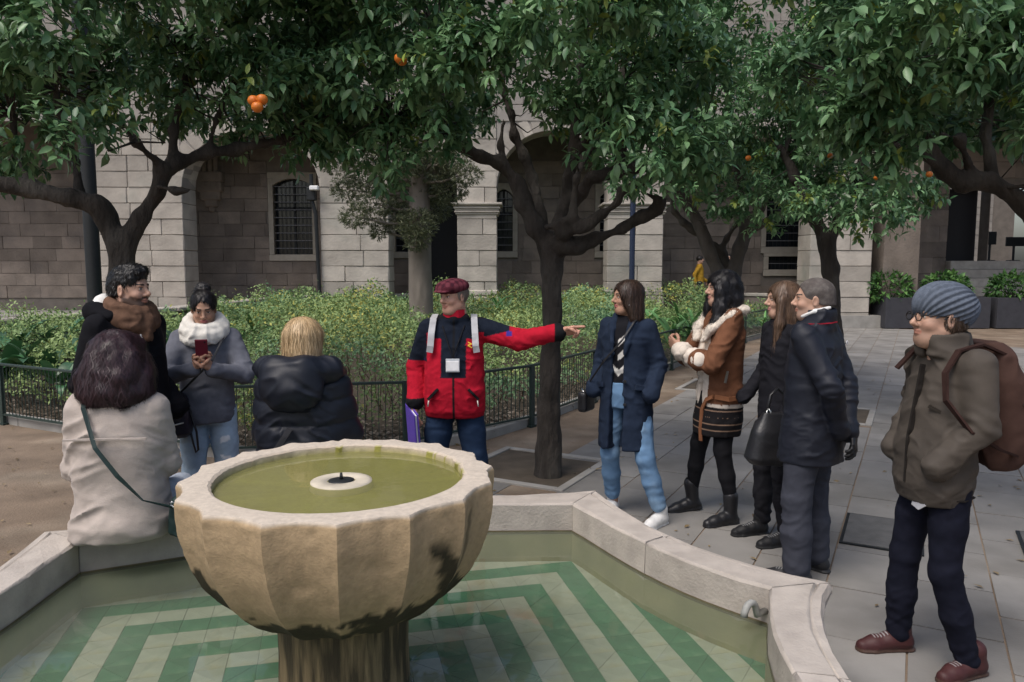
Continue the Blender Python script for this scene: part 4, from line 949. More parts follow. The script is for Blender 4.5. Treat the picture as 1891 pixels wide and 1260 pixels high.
for k, (x, y, Y, L, kind) in enumerate(clumps):
    p = PT(x, y, Y=Y); t = empty('strap_leaved_plant' if kind == 0 else 'broad_leaved_plant', (p.x, Y, .03))
    tag(t, {5: 'small strap leaved clump by the far end of the railing', 6: 'strap leaved clump at the foot of the moulded pillar', 7: 'low strap leaved clump to one side of the slim blue lamp post', 8: 'strap leaved clump between the blue lamp post and the three stemmed tree', 16: 'broad leaved plant below the parapet beyond the phone woman', 17: 'broad leaved plant between the bearded man and the phone woman', 18: 'low broad leaved plant beside the blonde end of the railing', 19: 'strap leaved clump under the barred arched window'}.get(k) or ('bright green strap leaved clump in the thicket beside the three stemmed tree' if kind == 0 else 'dark green broad leaved plant in the thicket round the black lamp post'), 'plant', 'strap leaved clumps in the bed' if kind == 0 else 'broad leaved plants in the bed')
    lift = max(.05, p.z - L * .45)
    for j in range(16 if kind == 0 else 13):
        a = random.uniform(0, 6.28); s_ = L * random.uniform(.7, 1.15); ob('leaf', random.choice(BL if kind else SL), None, t, (random.uniform(-.12, .12), random.uniform(-.12, .12), lift * random.uniform(.5, 1)), (random.uniform(-.3, .3), random.uniform(-.55, .25), a), (s_,) * 3)
# planters in front of the right wing
M_PLANTER = mat('grey_planter', (.045, .045, .052), .7, .15, 8, .2, 40)
for k, (x0, x1, bush, lb) in enumerate([(1622, 1694, (1640, .62), 'grey box planter with leafy bush next to the stone pier'), (1742, 1812, (1745, .6), 'grey box planter with leafy bush below the dark doorway'), (1824, 1915, (1868, .62), 'grey box planter with leafy bush at the foot of the steps')]):
    Y = 21.6; a, b = XF(x0, Y), XF(x1, Y); t = empty('planter', ((a + b) / 2, Y, 0)); tag(t, lb, 'planter', 'planters in front of the stone wing'); hw = (b - a) / 2
    q = MB()
    for sx, sy, hx, hy in ((0, -.42, hw, .03), (0, .42, hw, .03), (-hw + .03, 0, .03, .389), (hw - .03, 0, .03, .389)): q.box((sx, sy, .45), (hx, hy, .43), bev=.008)
    q.build('box', M_PLANTER, t)
    q = MB(); q.box((0, 0, .78), (hw - .07, .38, .02)); q.build('soil', M_SOIL, t)
    rg = np.random.default_rng(60 + k); n = 900; c = np.array([XF(bush[0], Y) - (a + b) / 2, 0, 1.12]); d = unit(rg.normal(size=(n, 3))); P = c + d * rg.uniform(.3, 1, (n, 1))**.4 * [.68, .45, .45]; P[:, 2] = np.maximum(P[:, 2], .84)
    D = unit(d + rg.normal(size=d.shape) * .6); L = rg.uniform(.1, .2, n); V, F = leaf_arrays(P, D, rg.normal(size=P.shape) + [0, 0, 1.5], L, L * .5); f = rg.random((n, 1)); C = np.array([.03, .09, .03]) * (1 - f) + np.array([.12, .25, .06]) * f
    ob('bush', mk_mesh('bush', V, F, np.repeat(C, 5, 0)), M_SHRUB, t)['kind'] = 'stuff'
    q = MB()
    for j in range(12): e = P[rg.integers(n)]; q.tube([(c[0] * .8 + rg.normal() * .05, rg.normal() * .05, .8), tuple(e)], [.015, .006], 5, cap=False)
    q.build('stems', M_BARK, t)['kind'] = 'stuff'

# fallen leaves and grit scattered over the ground
def ground_litter():
    rg = np.random.default_rng(77); n = 3200; x = rg.uniform(-7, 7, n); y = rg.uniform(3.5, 16, n)
    ok = np.array([not inside(OUT_L, a, b) for a, b in zip(x, y)]) & (y < np.interp(x, fx, fy) + .1); ok &= rg.random(n) < np.where(x < .3, .6, .35); x, y = x[ok], y[ok]; n = len(x)
    P = np.stack([x, y, np.full(n, .014)], 1); D = unit(rg.normal(size=(n, 3)) * [1, 1, .12]); L = rg.uniform(.02, .07, n); V, F = leaf_arrays(P, D, unit(rg.normal(size=(n, 3)) * .2 + [0, 0, 1]), L, L * .45, .0, .15)
    f = rg.random((n, 1)); C = np.array([.11, .075, .04]) * (1 - f) + np.array([.33, .25, .13]) * f
    tag(ob('fallen_leaves', mk_mesh('fallen_leaves', V, F, np.repeat(C, 5, 0)), M_SHRUB), 'small dry leaves scattered on the paving and packed earth', 'leaf litter', kind='stuff')
ground_litter()
# ------------------------------------------------------------------ people
M_SKIN = mat('skin', rough=.5, var=.06, scale=40, attr=True, spec=.35, bump=.1, bscale=300)
def cloth(name, col=None, rough=.85, bump=.35, bscale=220, var=.1, sheen=0., scale=30, spec=.12, wr=1., wrs=7., **k): return mat(name, col or (.5, .5, .5), rough, var, scale, bump, bscale, attr=col is None, spec=spec, sheen=min(sheen, .12) if col and max(col) > .2 else 0., bdist=.0016, wr=wr, wrs=wrs, **k)
HAIRCOL = {}
M_FIBRE = mat('fine_strands', rough=.4, var=.1, scale=20, attr=True, spec=.4)
def hairmat(name, col, col2=None):
    HAIRCOL[name] = (tuple(np.array(col) * .7), tuple(np.array(col2 if col2 else col) * 1.25)); return mat(name, col, .45, .38, 90, .7, 160, stretch=(1, 1, .07), spec=.45, detail=3, col2=col2, c2lo=.45, c2hi=.65, c2scale=30)
def rotm(yaw, pitch=0., roll=0.): return np.array(Matrix.Rotation(yaw, 3, 'Z') @ Matrix.Rotation(pitch, 3, 'Y') @ Matrix.Rotation(roll, 3, 'X'))
def ik(a, c, L1, L2, pole):
    a, c, pole = (np.array(v, float) for v in (a, c, pole)); d = c - a; D = min(np.linalg.norm(d), (L1 + L2) * .999); u = d / np.linalg.norm(d); x = (L1**2 - L2**2 + D**2) / (2 * D); h = math.sqrt(max(L1**2 - x * x, 0)); p = pole - u * (pole @ u); p /= np.linalg.norm(p); return a + u * x + p * h
SKIN = {'light': (.47, .285, .205), 'tan': (.40, .23, .155), 'pink': (.49, .275, .2)}
class Person:
    def __init__(s, label, x, y, ang, scale=1., z=0., q=1., name='person'):
        s.root = empty(name, (x, y, z), R(ang)); s.root.scale = (scale,) * 3; tag(s.root, label, 'person'); s.q = q; s.bv = []; s.sc = scale; s.args = (x, y, z, ang)
    def companion(s, name, label, cat):
        o = empty(name, s.root.location, s.root.rotation_euler.z); o.scale = s.root.scale; tag(o, label, cat); return o
    def part(s, name, F, m, disp=None, col=None, smooth=1, parent=None, xf=None, raw=False):
        V, Q = F.mesh(smooth)
        if disp: V = disp(V, Q)
        C = col(V) if col else None
        if xf is not None: V = V @ np.asarray(xf[0]).T + xf[1]
        if raw: return V, Q, C
        return ob(name, mk_mesh(name, V, Q, C, True), m, parent or s.root)
    def tube(s, name, pts, r, m, parent=None, n=6, flat=None):
        q = MB(); q.tube(pts, r, n); return q.build(name, m, parent or s.root, True)
    def strap(s, name, pts, w, t, m, parent=None, side=(0, 1, 0)):
        """flat band along pts"""
        pts = [Vector(p) for p in pts]; V = []; F = []
        for i, p in enumerate(pts):
            d = (pts[min(i + 1, len(pts) - 1)] - pts[max(i - 1, 0)]).normalized(); a = Vector(side); a = (a - d * a.dot(d)).normalized(); n = d.cross(a)
            V += [p + a * w / 2 + n * t / 2, p - a * w / 2 + n * t / 2, p - a * w / 2 - n * t / 2, p + a * w / 2 - n * t / 2]
        for i in range(len(pts) - 1):
            for j in range(4): F.append((i * 4 + j, i * 4 + (j + 1) % 4, i * 4 + 4 + (j + 1) % 4, i * 4 + 4 + j))
        F += [(3, 2, 1, 0), tuple(len(V) - 4 + j for j in range(4))]
        q = MB(); q.add(V, F); me = q.mesh(name, False); fix_normals(me); return ob(name, me, m, parent or s.root)
    # head in its own frame: x forward, y left, origin at the middle of the head
    def head(s, pos, yaw=0., pitch=0., roll=0., skin='light', sex='f', brow=(.03, .02, .015), beard=None, lips=None, nose=1., chin=1., smile=0., size=0.):
        size = size or (.95 if sex == 'f' else .97)
        s.hx = (rotm(R(yaw), R(pitch), R(roll)) * size, np.array(pos, float)); w = .97 if sex == 'f' else 1.04; F = Field((-.16, -.13, -.24), (.15, .13, .16), .0036 * s.q)
        F.ell((-.018, 0, .035), (.098, .076 * w, .084)).ell((.018, 0, -.028), (.070, .060 * w, .088), k=.03)
        F.cone((.052, -.012, -.094 * chin), (.052, .012, -.094 * chin), .026, .026, k=.03); F.cone((.0, -.046 * w, -.06), (.045, -.018, -.09), .026, .026, k=.03); F.cone((.0, .046 * w, -.06), (.045, .018, -.09), .026, .026, k=.03)
        F.cone((.078, -.03, .024), (.078, .03, .024), .010, .010, k=.018)
        for y in (-1, 1):
            F.ell((.058, y * .036, -.028), (.024, .022, .02), k=.02)
            F.ell((.097, y * .030, .007), (.017, .019, .012), k=.012, op='s'); F.ell((.071, y * .030, .006), (.0135, .0145, .0125), k=.004)
            F.ell((-.008, y * .076 * w, -.008), (.02, .009, .032), k=.008, rot=rotm(y * .35)); F.ell((-.004, y * .084 * w, -.006), (.009, .006, .018), k=.006, op='s')
        F.cone((.083, 0, .014), (.104, 0, -.018), .008, .0105 * nose, k=.012); F.ell((.107 * (1 + .02 * (nose - 1)), 0, -.025), (.012, .0115, .010), k=.01)
        for y in (-1, 1): F.ell((.092, y * .012, -.030), (.010, .0075, .008), k=.006)
        F.ell((.084, 0, -.0535), (.011, .022 + smile * .005, .0055), k=.006); F.ell((.083, 0, -.0645), (.011, .018, .0065), k=.006); F.cone((.098, -.018, -.059), (.098, .018, -.059), .004, .004, k=.003, op='s')
        F.cone((-.03, 0, -.05), (-.045, 0, -.23), .053 * w, .062 * w, k=.03)
        sk = np.array(SKIN[skin]); lips = lips if lips is not None else tuple(sk * [.86, .66, .66])
        def col(V):
            x, y, z = V.T; a = np.abs(y); C = np.tile(sk, (len(V), 1)) * (1 + .05 * vnoise(V, 60.))[:, None]
            ch = np.exp(-((a - .04)**2 + (z + .03)**2) / .0006) * (x > .03); C = C * (1 - .13 * ch[:, None]) + np.array([.50, .18, .13]) * .13 * ch[:, None]
            if beard is not None:
                b = np.clip((-.035 - z + .2 * (x < .02) * 0 + .015 * vnoise(V, 50.)) / .012, 0, 1) * np.clip((x + .015) / .02, 0, 1) * np.clip((z + .125) / .02, 0, 1); b = np.maximum(b, np.clip((.010 - np.abs(z + .045)) / .004, 0, 1) * (x > .075) * (a < .026)); C = C * (1 - beard[3] * b[:, None]) + np.array(beard[:3]) * beard[3] * b[:, None]
            l = ((y / .026)**2 + ((z + .059) / .013)**2 < 1) & (x > .075); C[l] = lips
            bw = (np.abs(z - .029 + 3. * (a - .030)**2 - .06 * (a - .03)) < .0045) & (a > .012) & (a < .05) & (x > .05); C[bw] = brow
            e = ((a - .030)**2 + (z - .006)**2 < .0102**2) & (x > .066) & (np.abs(z - .006) < .0065); C[e] = (.55, .53, .5); ir = e & ((a - .030)**2 + (z - .006)**2 < .0062**2); C[ir] = (.03, .018, .012)
            ld = ((a - .030)**2 / .0155**2 + (z - .012)**2 / .0045**2 < 1) & (x > .06); C[ld] = np.array(sk) * .35
            return C
        s.bv.append(s.part('', F, None, None, col, 1, None, s.hx, True)); s.skin = sk
    def on_head(s, name, F, m, disp=None, col=None, smooth=1):
        o = s.part(name, F, m, disp, col, smooth, None, s.hx)
        if name == 'hair' and m.name in HAIRCOL and s.q < 2:
            V = np.empty(len(o.data.vertices) * 3, np.float32); o.data.vertices.foreach_get('co', V); V = V.reshape(-1, 3); zl = (V - s.hx[1]) @ s.hx[0]
            Q = np.empty(len(o.data.loops), np.int32); o.data.loops.foreach_get('vertex_index', Q); Q = Q.reshape(-1, 4); short = zl[:, 2].min() > -.17; curly = 'plum' in m.name or m.name == 'black_hair'
            s.fibres('hair_strands', V, Q, 3000 if short else 6000, .03 if short else .1, .0016 if short else .002, s.hp((-.03, 0, .15)), HAIRCOL[m.name], .010 if curly else .002, o, .0045)
        return o
    def fibres(s, name, V, Q, n, L, w, crown, cols, wig, parent, lift=.004, rand=.0):
        """fine strands laid along a surface"""
        from mathutils.kdtree import KDTree
        kd = KDTree(len(V)); [kd.insert(v, i) for i, v in enumerate(V)]; kd.balance(); N = vnormals(V.astype(float), Q); rg = np.random.default_rng(len(V)); idx = rg.integers(0, len(V), n); P = V[idx].astype(float); pts = []; K = 6; ph = rg.uniform(0, 6.28, n); nm = N[idx]; crown = np.array(crown); ll = L * rg.uniform(.5, 1.2, n) / (K - 1); lf = lift * rg.uniform(.2, 1.3, n); fly = (rg.random(n) > .9) * .018
        sd = None
        for k in range(K):
            f = unit(P - crown) + [0, 0, -.55] + (rg.normal(size=(n, 3)) * rand if rand else 0); t = unit(f - nm * (f * nm).sum(1, keepdims=True)); sd = unit(np.cross(t, nm)); c = P + nm * (lf * math.sin(math.pi * (.15 + .7 * k / (K - 1))) + fly * k / K)[:, None] + sd * (wig * np.sin(ph + k * 1.7))[:, None]
            wd = w * (1 - k / (K - 1))**.5 * .5 + .0002; pts.append((c - sd * wd, c + sd * wd)); P = P + t * ll[:, None]
            hit = [kd.find(p)[1] for p in P]; nm = N[hit]; P = V[hit] * .5 + P * .5
        VV = np.stack([q for pr in pts for q in pr], 1).reshape(-1, 3); b = np.arange(n)[:, None] * 2 * K; F = np.concatenate([b + [2 * k, 2 * k + 1, 2 * k + 3, 2 * k + 2] for k in range(K - 1)]); f = rg.random((n, 1)); C = np.array(cols[0]) * (1 - f) + np.array(cols[1]) * f
        o = ob(name, mk_mesh(name, VV, F, np.repeat(C, 2 * K, 0), True), M_FIBRE, parent); o['kind'] = 'stuff'; return o
    def fuzz(s, o, cols, n=1800, L=.016):
        V = np.empty(len(o.data.vertices) * 3, np.float32); o.data.vertices.foreach_get('co', V); Q = np.empty(len(o.data.loops), np.int32); o.data.loops.foreach_get('vertex_index', Q); s.fibres('fuzz', V.reshape(-1, 3), Q.reshape(-1, 4), n, L, .003, (0, 0, 1.5), cols, .003, o, .007, .9)
    def hp(s, p): return tuple(s.hx[0] @ np.array(p, float) + s.hx[1])
    def hand(s, w, d, palm, side, curl=.5, point=False, thumb=.5, glove=None):
        """w wrist, d along the hand, palm direction, side = +1 if the thumb lies along palm x d"""
        d = np.array(d, float); d /= np.linalg.norm(d); n = np.array(palm, float); n -= d * (n @ d); n /= np.linalg.norm(n); t = np.cross(n, d) * side
        F = Field((-.03, -.085, -.08), (.21, .10, .11), .0034 * s.q)         # frame: d, t, n
        F.cone((-.02, 0, 0), (.02, 0, 0), .024, .026, sq=((0, 0, 1), 1.25))
        offs = (.030, .010, -.011, -.030); Ls = (.070, .078, .072, .056)
        for i, (o, L) in enumerate(zip(offs, Ls)):
            b = np.array([.088 - .006 * abs(i - 1), o, 0]); F.cone((.015, o * .55, 0), b, .018, .0125, k=.014, sq=((0, 0, 1), 1.15))
            c = .06 if (point and i == 0) else curl; a = 0; p = b
            for L_, ka in ((.45, .55), (.31, 1.), (.24, .8)):
                a += c * ka * 1.25; q_ = p + L * L_ * np.array([math.cos(a), 0, math.sin(a)]); F.cone(p, q_, .0095, .0085, k=.004); p = q_
        b = np.array([.028, .026, .008]); dirs = [np.array([.62, .62, .35]), np.array([.8, .35 - .5 * thumb, .45]), np.array([.85, .1 - .6 * thumb, .5])]
        p = b; F.cone((.01, .012, .004), b, .018, .015, k=.012)
        for L_, dd in zip((.034, .03, .025), dirs): q_ = p + L_ * dd / np.linalg.norm(dd); F.cone(p, q_, .0115, .0095, k=.006); p = q_
        V, Q = F.mesh(1); M = np.stack([d, t, n], 1); V = V @ M.T + np.array(w, float)
        if np.linalg.det(M) < 0: Q = Q[:, ::-1]
        C = np.tile(np.array(glove) if glove is not None else s.skin * [1, .93, .9], (len(V), 1)); s.bv.append((V, Q, C))
    def body(s, arms, legs, dz=0., cx=0.):
        """hidden under the clothes: trunk and limbs that carry head and hands"""
        F = Field((-.5, -.85, -.02), (.75, .85, 1.6), .02 * max(1, s.q * .8))
        F.loft([(.84 + dz, .14, .10), (.95 + dz, .15, .1), (1.07 + dz, .125, .09, cx * .3), (1.25 + dz, .14, .1, cx * .7), (1.38 + dz, .13, .08, cx), (1.44 + dz, .06, .055, cx)])
        for c in arms: F.chain([(c[0], .045), (c[1], .038), (c[2], .026)])
        for c in legs: F.chain([(c[0], .07), (c[1], .048), (c[2], .036)])
        V, Q = F.mesh(1); s.bv.append((V, Q, np.tile(s.skin, (len(V), 1))))
    def finish(s):
        V = []; Q = []; C = []; k = 0
        for v, q, c in s.bv: V.append(v); Q.append(q + k); C.append(c); k += len(v)
        ob('body', mk_mesh('body', np.concatenate(V), np.concatenate(Q), np.concatenate(C), True), M_SKIN, s.root)
    def top(s, name, m, st, arms, rr, hem=None, h=.009, k=.032, extra=None, disp=(.006, (13, 13, 26)), col=None, p=2.3, smooth=1):
        pts = np.array([q for c in arms for q in c] + [(t[3] if len(t) > 3 else 0, 0, t[0]) for t in st]); mw = max(max(t[1], t[2]) for t in st)
        F = Field(np.minimum(pts.min(0) - .12, [-mw - .1, -mw - .1, min(t[0] for t in st) - .06]), np.maximum(pts.max(0) + .12, [mw + .1, mw + .1, 0]), h * s.q)
        F.loft([(t[0], t[1] * .91, t[2] * .88, *t[3:]) for t in st], p=p)
        for c in arms:
            F.cone(c[0], c[1], rr[0] * .80, rr[1] * .78, k=k); F.cone(c[1], c[2], rr[1] * .78, rr[2] * .86, k=.02)
            u_ = np.array(c[2], float) - np.array(c[1], float); u_ /= np.linalg.norm(u_); F.cone(np.array(c[2]) - u_ * .035, np.array(c[2]) + u_ * .0, rr[2] * .9 + .004, rr[2] * .9 + .004, k=.006)
        if extra: extra(F)
        if hem: F.cutz(hem)
        dd = (lambda V, Q: folds(folds(V, Q, disp[0], disp[1], s.args[0] * 7), Q, disp[0] * .2, tuple(np.array(disp[1]) * 2.6), 3.)) if disp else None
        def d3(V, Q):
            V = dd(V, Q) if dd else V; N = vnormals(V, Q); amt = np.zeros(len(V))
            for c in arms:                                          # stacked creases at the elbow and above the cuff
                a, e, w_ = (np.array(t, float) for t in c); u = unit(w_ - a)
                for ctr, sg, g in ((e, .075, 1.), (w_ - unit(w_ - e) * .07, .045, .7)):
                    r = np.linalg.norm(V - ctr, axis=1); amt += g * np.exp(-(r / sg)**2) * np.sin((V - ctr) @ u * 115 + 4.5 * vnoise(V, 9., ctr[0] * 9))
            return V + N * (.0055 * amt)[:, None]
        return s.part(name, F, m, d3 if disp else None, col, smooth)
    def trousers(s, name, m, legs, r=(.098, .072, .058), waist=1.0, pel=(.165, .125), dz=0., h=.0095, disp=.005, col=None, extra=None):
        pts = np.array([q for c in legs for q in c]); F = Field(np.minimum(pts.min(0) - .15, [-.25, -.25, 0]), np.maximum(pts.max(0) + .15, [.25, .25, waist + dz + .05]), h * s.q)
        F.loft([(.82 + dz, pel[0] * .93, pel[1] * .9), (.92 + dz, *pel), (waist + dz, pel[0] * .9, pel[1] * .88)])
        for c in legs:
            e = np.array(c[2]); kn = np.array(c[1]); mid = (kn + e) / 2
            F.chain([(c[0], r[0]), (kn * .5 + np.array(c[0]) * .5, r[0] * .9), (kn, r[1]), (mid, (r[1] + r[2]) / 2 + .004), (e, r[2])], k=.025)
        if extra: extra(F)
        def dd(V, Q):
            V = folds(V, Q, disp, (16, 16, 22), s.args[1] * 3.); N = vnormals(V, Q); amt = np.zeros(len(V))
            for c in legs:
                hp_, kn, an = (np.array(t, float) for t in c)
                for ctr, sg, g, u in ((kn, .09, .6, unit(an - kn)), (an + unit(kn - an) * .04, .08, 1.25, unit(an - kn)), (hp_ + unit(kn - hp_) * .06, .1, .5, unit(an - kn) + np.array([.4, 0, 0]))):
                    r = np.linalg.norm(V - ctr, axis=1); amt += g * np.exp(-(r / sg)**2) * np.sin((V - ctr) @ u * 105 + 5. * vnoise(V, 8., ctr[1] * 9))
            return V + N * (.0028 * (disp > .0015) * amt)[:, None]
        return s.part(name, F, m, dd, col)
    def shoe(s, m, pos, ang, style='sneaker', pitch=0., col=None, sole=(.5, .5, .5), upper=(.6, .6, .6)):
        F = Field((-.12, -.07, -.02), (.24, .07, .24), .005 * s.q); f = ((0, 0, 1), 1.)
        F.chain([((-.045, 0, .045), .040), ((.03, 0, .05), .040), ((.10, 0, .034), .040), ((.155, .003, .026), .033)], k=.02); F.cone((-.03, 0, .06), (-.025, 0, .12 if style != 'boot' else .2), .043, .044 if style != 'boot' else .052, k=.02)
        if style == 'boot': F.box((-.05, 0, .02), (.035, .034, .03), .008); F.box((.03, 0, .03), (.03, .02, .04), .01, op='s') if 0 else None
        F.chain([((-.055, 0, .012), .040), ((.03, 0, .012), .037), ((.11, .0, .012), .045), ((.15, .003, .012), .040)], k=.01, sq=((0, 0, 1), 3.)) ; F.cutz(0.)
        up, so = np.array(upper), np.array(sole)
        def cf(V):
            C = np.tile(up, (len(V), 1)); C[V[:, 2] < .024] = so
            if style in ('sneaker', 'trainer'):
                lc_ = (np.abs(V[:, 1]) < .018) & (V[:, 0] > .03) & (V[:, 0] < .11) & (V[:, 2] > .05); C[lc_ & (np.sin(V[:, 0] * 420) > .2)] = np.array(upper) * .5 + .25 if style == 'sneaker' else np.array(sole) * .9 + .2
            return C
        M = rotm(ang, pitch); V, Q = F.mesh(1); C = cf(V); V = V @ M.T + np.array(pos, float); return ob('shoe', mk_mesh('shoe', V, Q, C, True), m, s.root)
def hairfield(q=1., lo=(-.24, -.2, -.42), hi=(.16, .2, .2), h=.0055): return Field(lo, hi, h * q)
def strands(amp, f=(70, 70, 5), off=0.): return lambda V, Q: folds(folds(V, Q, amp, f, off, False), Q, amp * 1.2, tuple(np.array(f) * [.35, .35, .8]), off + 2, False)
M_SHOE = cloth('shoe_leather', None, .55, .2, 120, sheen=0, spec=.3, wr=.25, wrs=22)
M_BLACKLEATHER = mat('black_leather', (.014, .014, .016), .4, .15, 20, .3, 90, spec=.45)

def hairface(F, c=(.108, 0, -.035), r=(.07, .068, .108)): return F.ell(c, r, k=.012, op='s')

# ---- the guide in the red fleece jacket
def guide():
    s = Person('man in red and navy fleece and checked flat cap pointing with outstretched arm', -.38, 5.0, 270, .985)
    s.head((.03, -.005, 1.60), -42, 4, skin='pink', sex='m', brow=(.12, .08, .06), nose=1.25)
    shL, shR = (.0, .168, 1.385), (.0, -.168, 1.375); wL = (.13, .685, 1.37); eL = tuple(ik(shL, wL, .285, .265, (-.2, 0, -1))); wR = (.05, -.265, .88); eR = tuple(ik(shR, wR, .29, .26, (-1, -.5, 0)))
    hl = [((0, .1, .88), (.03, .15, .48), (-.0, .19, .09)), ((0, -.1, .88), (.03, -.15, .48), (.0, -.18, .09))]
    s.body([(shL, eL, wL), (shR, eR, wR)], hl)
    s.hand((.135, .71, 1.375), (.12, 1, .12), (.6, .0, -.55), 1, 1.05, True, 1.); s.hand((.05, -.27, .86), (.1, -.05, -1), (.0, 1, 0), -1, .75, thumb=.9)
    red, nav, blk = np.array([.40, .010, .026]), np.array([.010, .014, .024]), np.array([.012, .012, .014])
    def col(V):
        x, y, z = V.T; a = np.abs(y); C = np.tile(red, (len(V), 1)); yl = y > .2; yr = y < -.2
        n = (z > 1.325 + .04 * (a > .13)) & (a < .24); n |= (a < .083) & (z > 1.07) & (x > 0); n |= (y > .2) & (y < .37) & (z > 1.335 + .25 * (y - .2)); n |= (y < -.18) & (z > 1.17); C[n] = nav
        C[(a < .007) & (x > 0)] = blk; C[(y > .345) & (y < .385) & (z > 1.345) & (z < 1.375)] = (.05, .03, .22); C[(yr) & (np.abs(z - 1.165) < .018) & (x > .03)] = (.06, .03, .32)
        C[(y > .662)] = blk; C[yr & (z < .925)] = blk; C[(z > 1.455)] = blk; C[(z < .835)] *= .8
        return C
    ft = cloth('fleece', None, .95, .6, 260, .14, .5)
    def ex(F): F.chain([((.03, .075, 1.455), .026), ((.075, .0, 1.445), .026), ((.03, -.075, 1.455), .026), ((-.06, -.05, 1.475), .026), ((-.06, .05, 1.475), .026), ((.03, .075, 1.455), .026)], k=.015)
    s.top('jacket', ft, [(.795, .215, .165), (.84, .222, .175, .01), (.95, .222, .185, .02), (1.07, .22, .18, .02), (1.2, .215, .165, .01), (1.32, .205, .14), (1.39, .18, .11), (1.44, .11, .085), (1.47, .08, .075)], [(shL, eL, wL), (shR, eR, (.05, -.265, .90))], (.098, .088, .062), col=col, extra=ex, h=.0075)
    s.strap('red_collar', [(.045, -.068, 1.49), (.078, -.03, 1.487), (.083, .0, 1.482), (.078, .03, 1.487), (.045, .068, 1.49)], .05, .012, cloth('red_lining', (.42, .012, .03)), side=(0, 0, 1))
    for y in (-1, 1):
        s.strap('pocket_zip', [(.175, y * .10, 1.0), (.158, y * .165, .93)], .022, .016, cloth('black_trim', (.012, .012, .014)), side=(1, 0, .3))
        s.tube('zip_pull', [(.178, y * .16, .925), (.18, y * .165, .885)], .004, cloth('zip_pull', (.6, .55, .5)))
        # rucksack straps
        s.strap('rucksack_strap', [(-.11, y * .11, 1.42), (-.03, y * .13, 1.472), (.06, y * .135, 1.452), (.125, y * .143, 1.36), (.147, y * .148, 1.28), (.14, y * .155, 1.24)], .042, .016, cloth('grey_webbing', (.42, .42, .43)))
    q = MB(); 
    for (a, b) in (((-.012, .018), (.012, .004)), ((.012, .004), (-.012, -.004)), ((-.012, -.004), (.014, -.02))): q.tube([(.158, .11 + a[0], 1.29 + a[1]), (.158, .11 + b[0], 1.29 + b[1])], .004, 5)
    q.build('yellow_emblem', cloth('yellow_thread', (.75, .5, .06)), s.root)
    blk_m = cloth('lanyard_black', (.012, .012, .015))
    t = s.companion('badge', 'white name badge hanging on a black lanyard on the red fleece', 'badge')
    s.tube('lanyard', [(-.03, .085, 1.47), (.09, .07, 1.40), (.15, .03, 1.29), (.18, .0, 1.2), (.15, -.03, 1.29), (.09, -.07, 1.40), (-.03, -.085, 1.47)], .005, blk_m, t)
    q = MB(); q.box((.190, .0, 1.155), (.003, .042, .033), bev=.002); q.build('card', cloth('white_card', (.78, .78, .78), .5, 0), t); q = MB(); q.box((.187, 0, 1.158), (.003, .045, .044), bev=.002); q.build('holder', cloth('clear_holder', (.5, .52, .55), .3, 0), t)
    s.trousers('jeans', cloth('dark_jeans', (.014, .028, .06), .85, .4, 300), [((0, .09, .87), (.035, .14, .49), (.0, .185, .10)), ((0, -.09, .87), (.035, -.14, .49), (.0, -.175, .10))], (.1, .08, .07), pel=(.18, .145))
    for y in (-1, 1): s.shoe(M_SHOE, (.0, y * .185, 0), y * .35, 'trainer', upper=(.05, .04, .035), sole=(.03, .03, .03))
    # flat cap
    F = hairfield(); F.ell((-.005, 0, .068), (.122, .098, .058), k=.03); F.ell((.05, 0, .062), (.082, .085, .034), k=.03); F.ell((.105, 0, .043), (.045, .07, .008), k=.012); F.ell((-.02, 0, -.02), (.105, .082, .075), k=.01, op='s')
    def cc(V):
        u = np.sin(V[:, 0] * 150) + np.sin(V[:, 1] * 150); C = np.where((u > .2)[:, None], np.array([.125, .032, .045]), np.array([.075, .016, .025])); return np.where((u < -1.)[:, None], np.array([.045, .012, .02]), C)
    s.on_head('flat_cap', F, cloth('checked_wool', None, .95, .5, 200), None, cc)
    F = hairfield(); F.ell((-.022, 0, .02), (.1, .083, .085)); hairface(F, (.09, 0, -.03), (.1, .1, .12)); s.on_head('hair', F, hairmat('grey_hair', (.22, .18, .15)))
    s.finish()
    f = s.companion('folder', 'purple folder with papers held low by the man in the red fleece', 'folder')
    M_ = rotm(R(78), 0, R(8)); q = MB()
    for nm, dy, hf, m in (('cover', .0, (.115, .004, .155), cloth('purple_card', (.12, .07, .42), .5, .1, wr=0.)), ('papers', .012, (.105, .006, .145), cloth('white_paper', (.7, .7, .72), .7, 0, wr=0.)), ('cover', .024, (.115, .004, .155), None)):
        q = MB(); q.box((0, dy, 0), hf, bev=.002); q.build(nm, m or bpy.data.materials['purple_card'], f, loc=(.06, -.29, .70), rot=(R(6), R(10), R(22)))
guide()

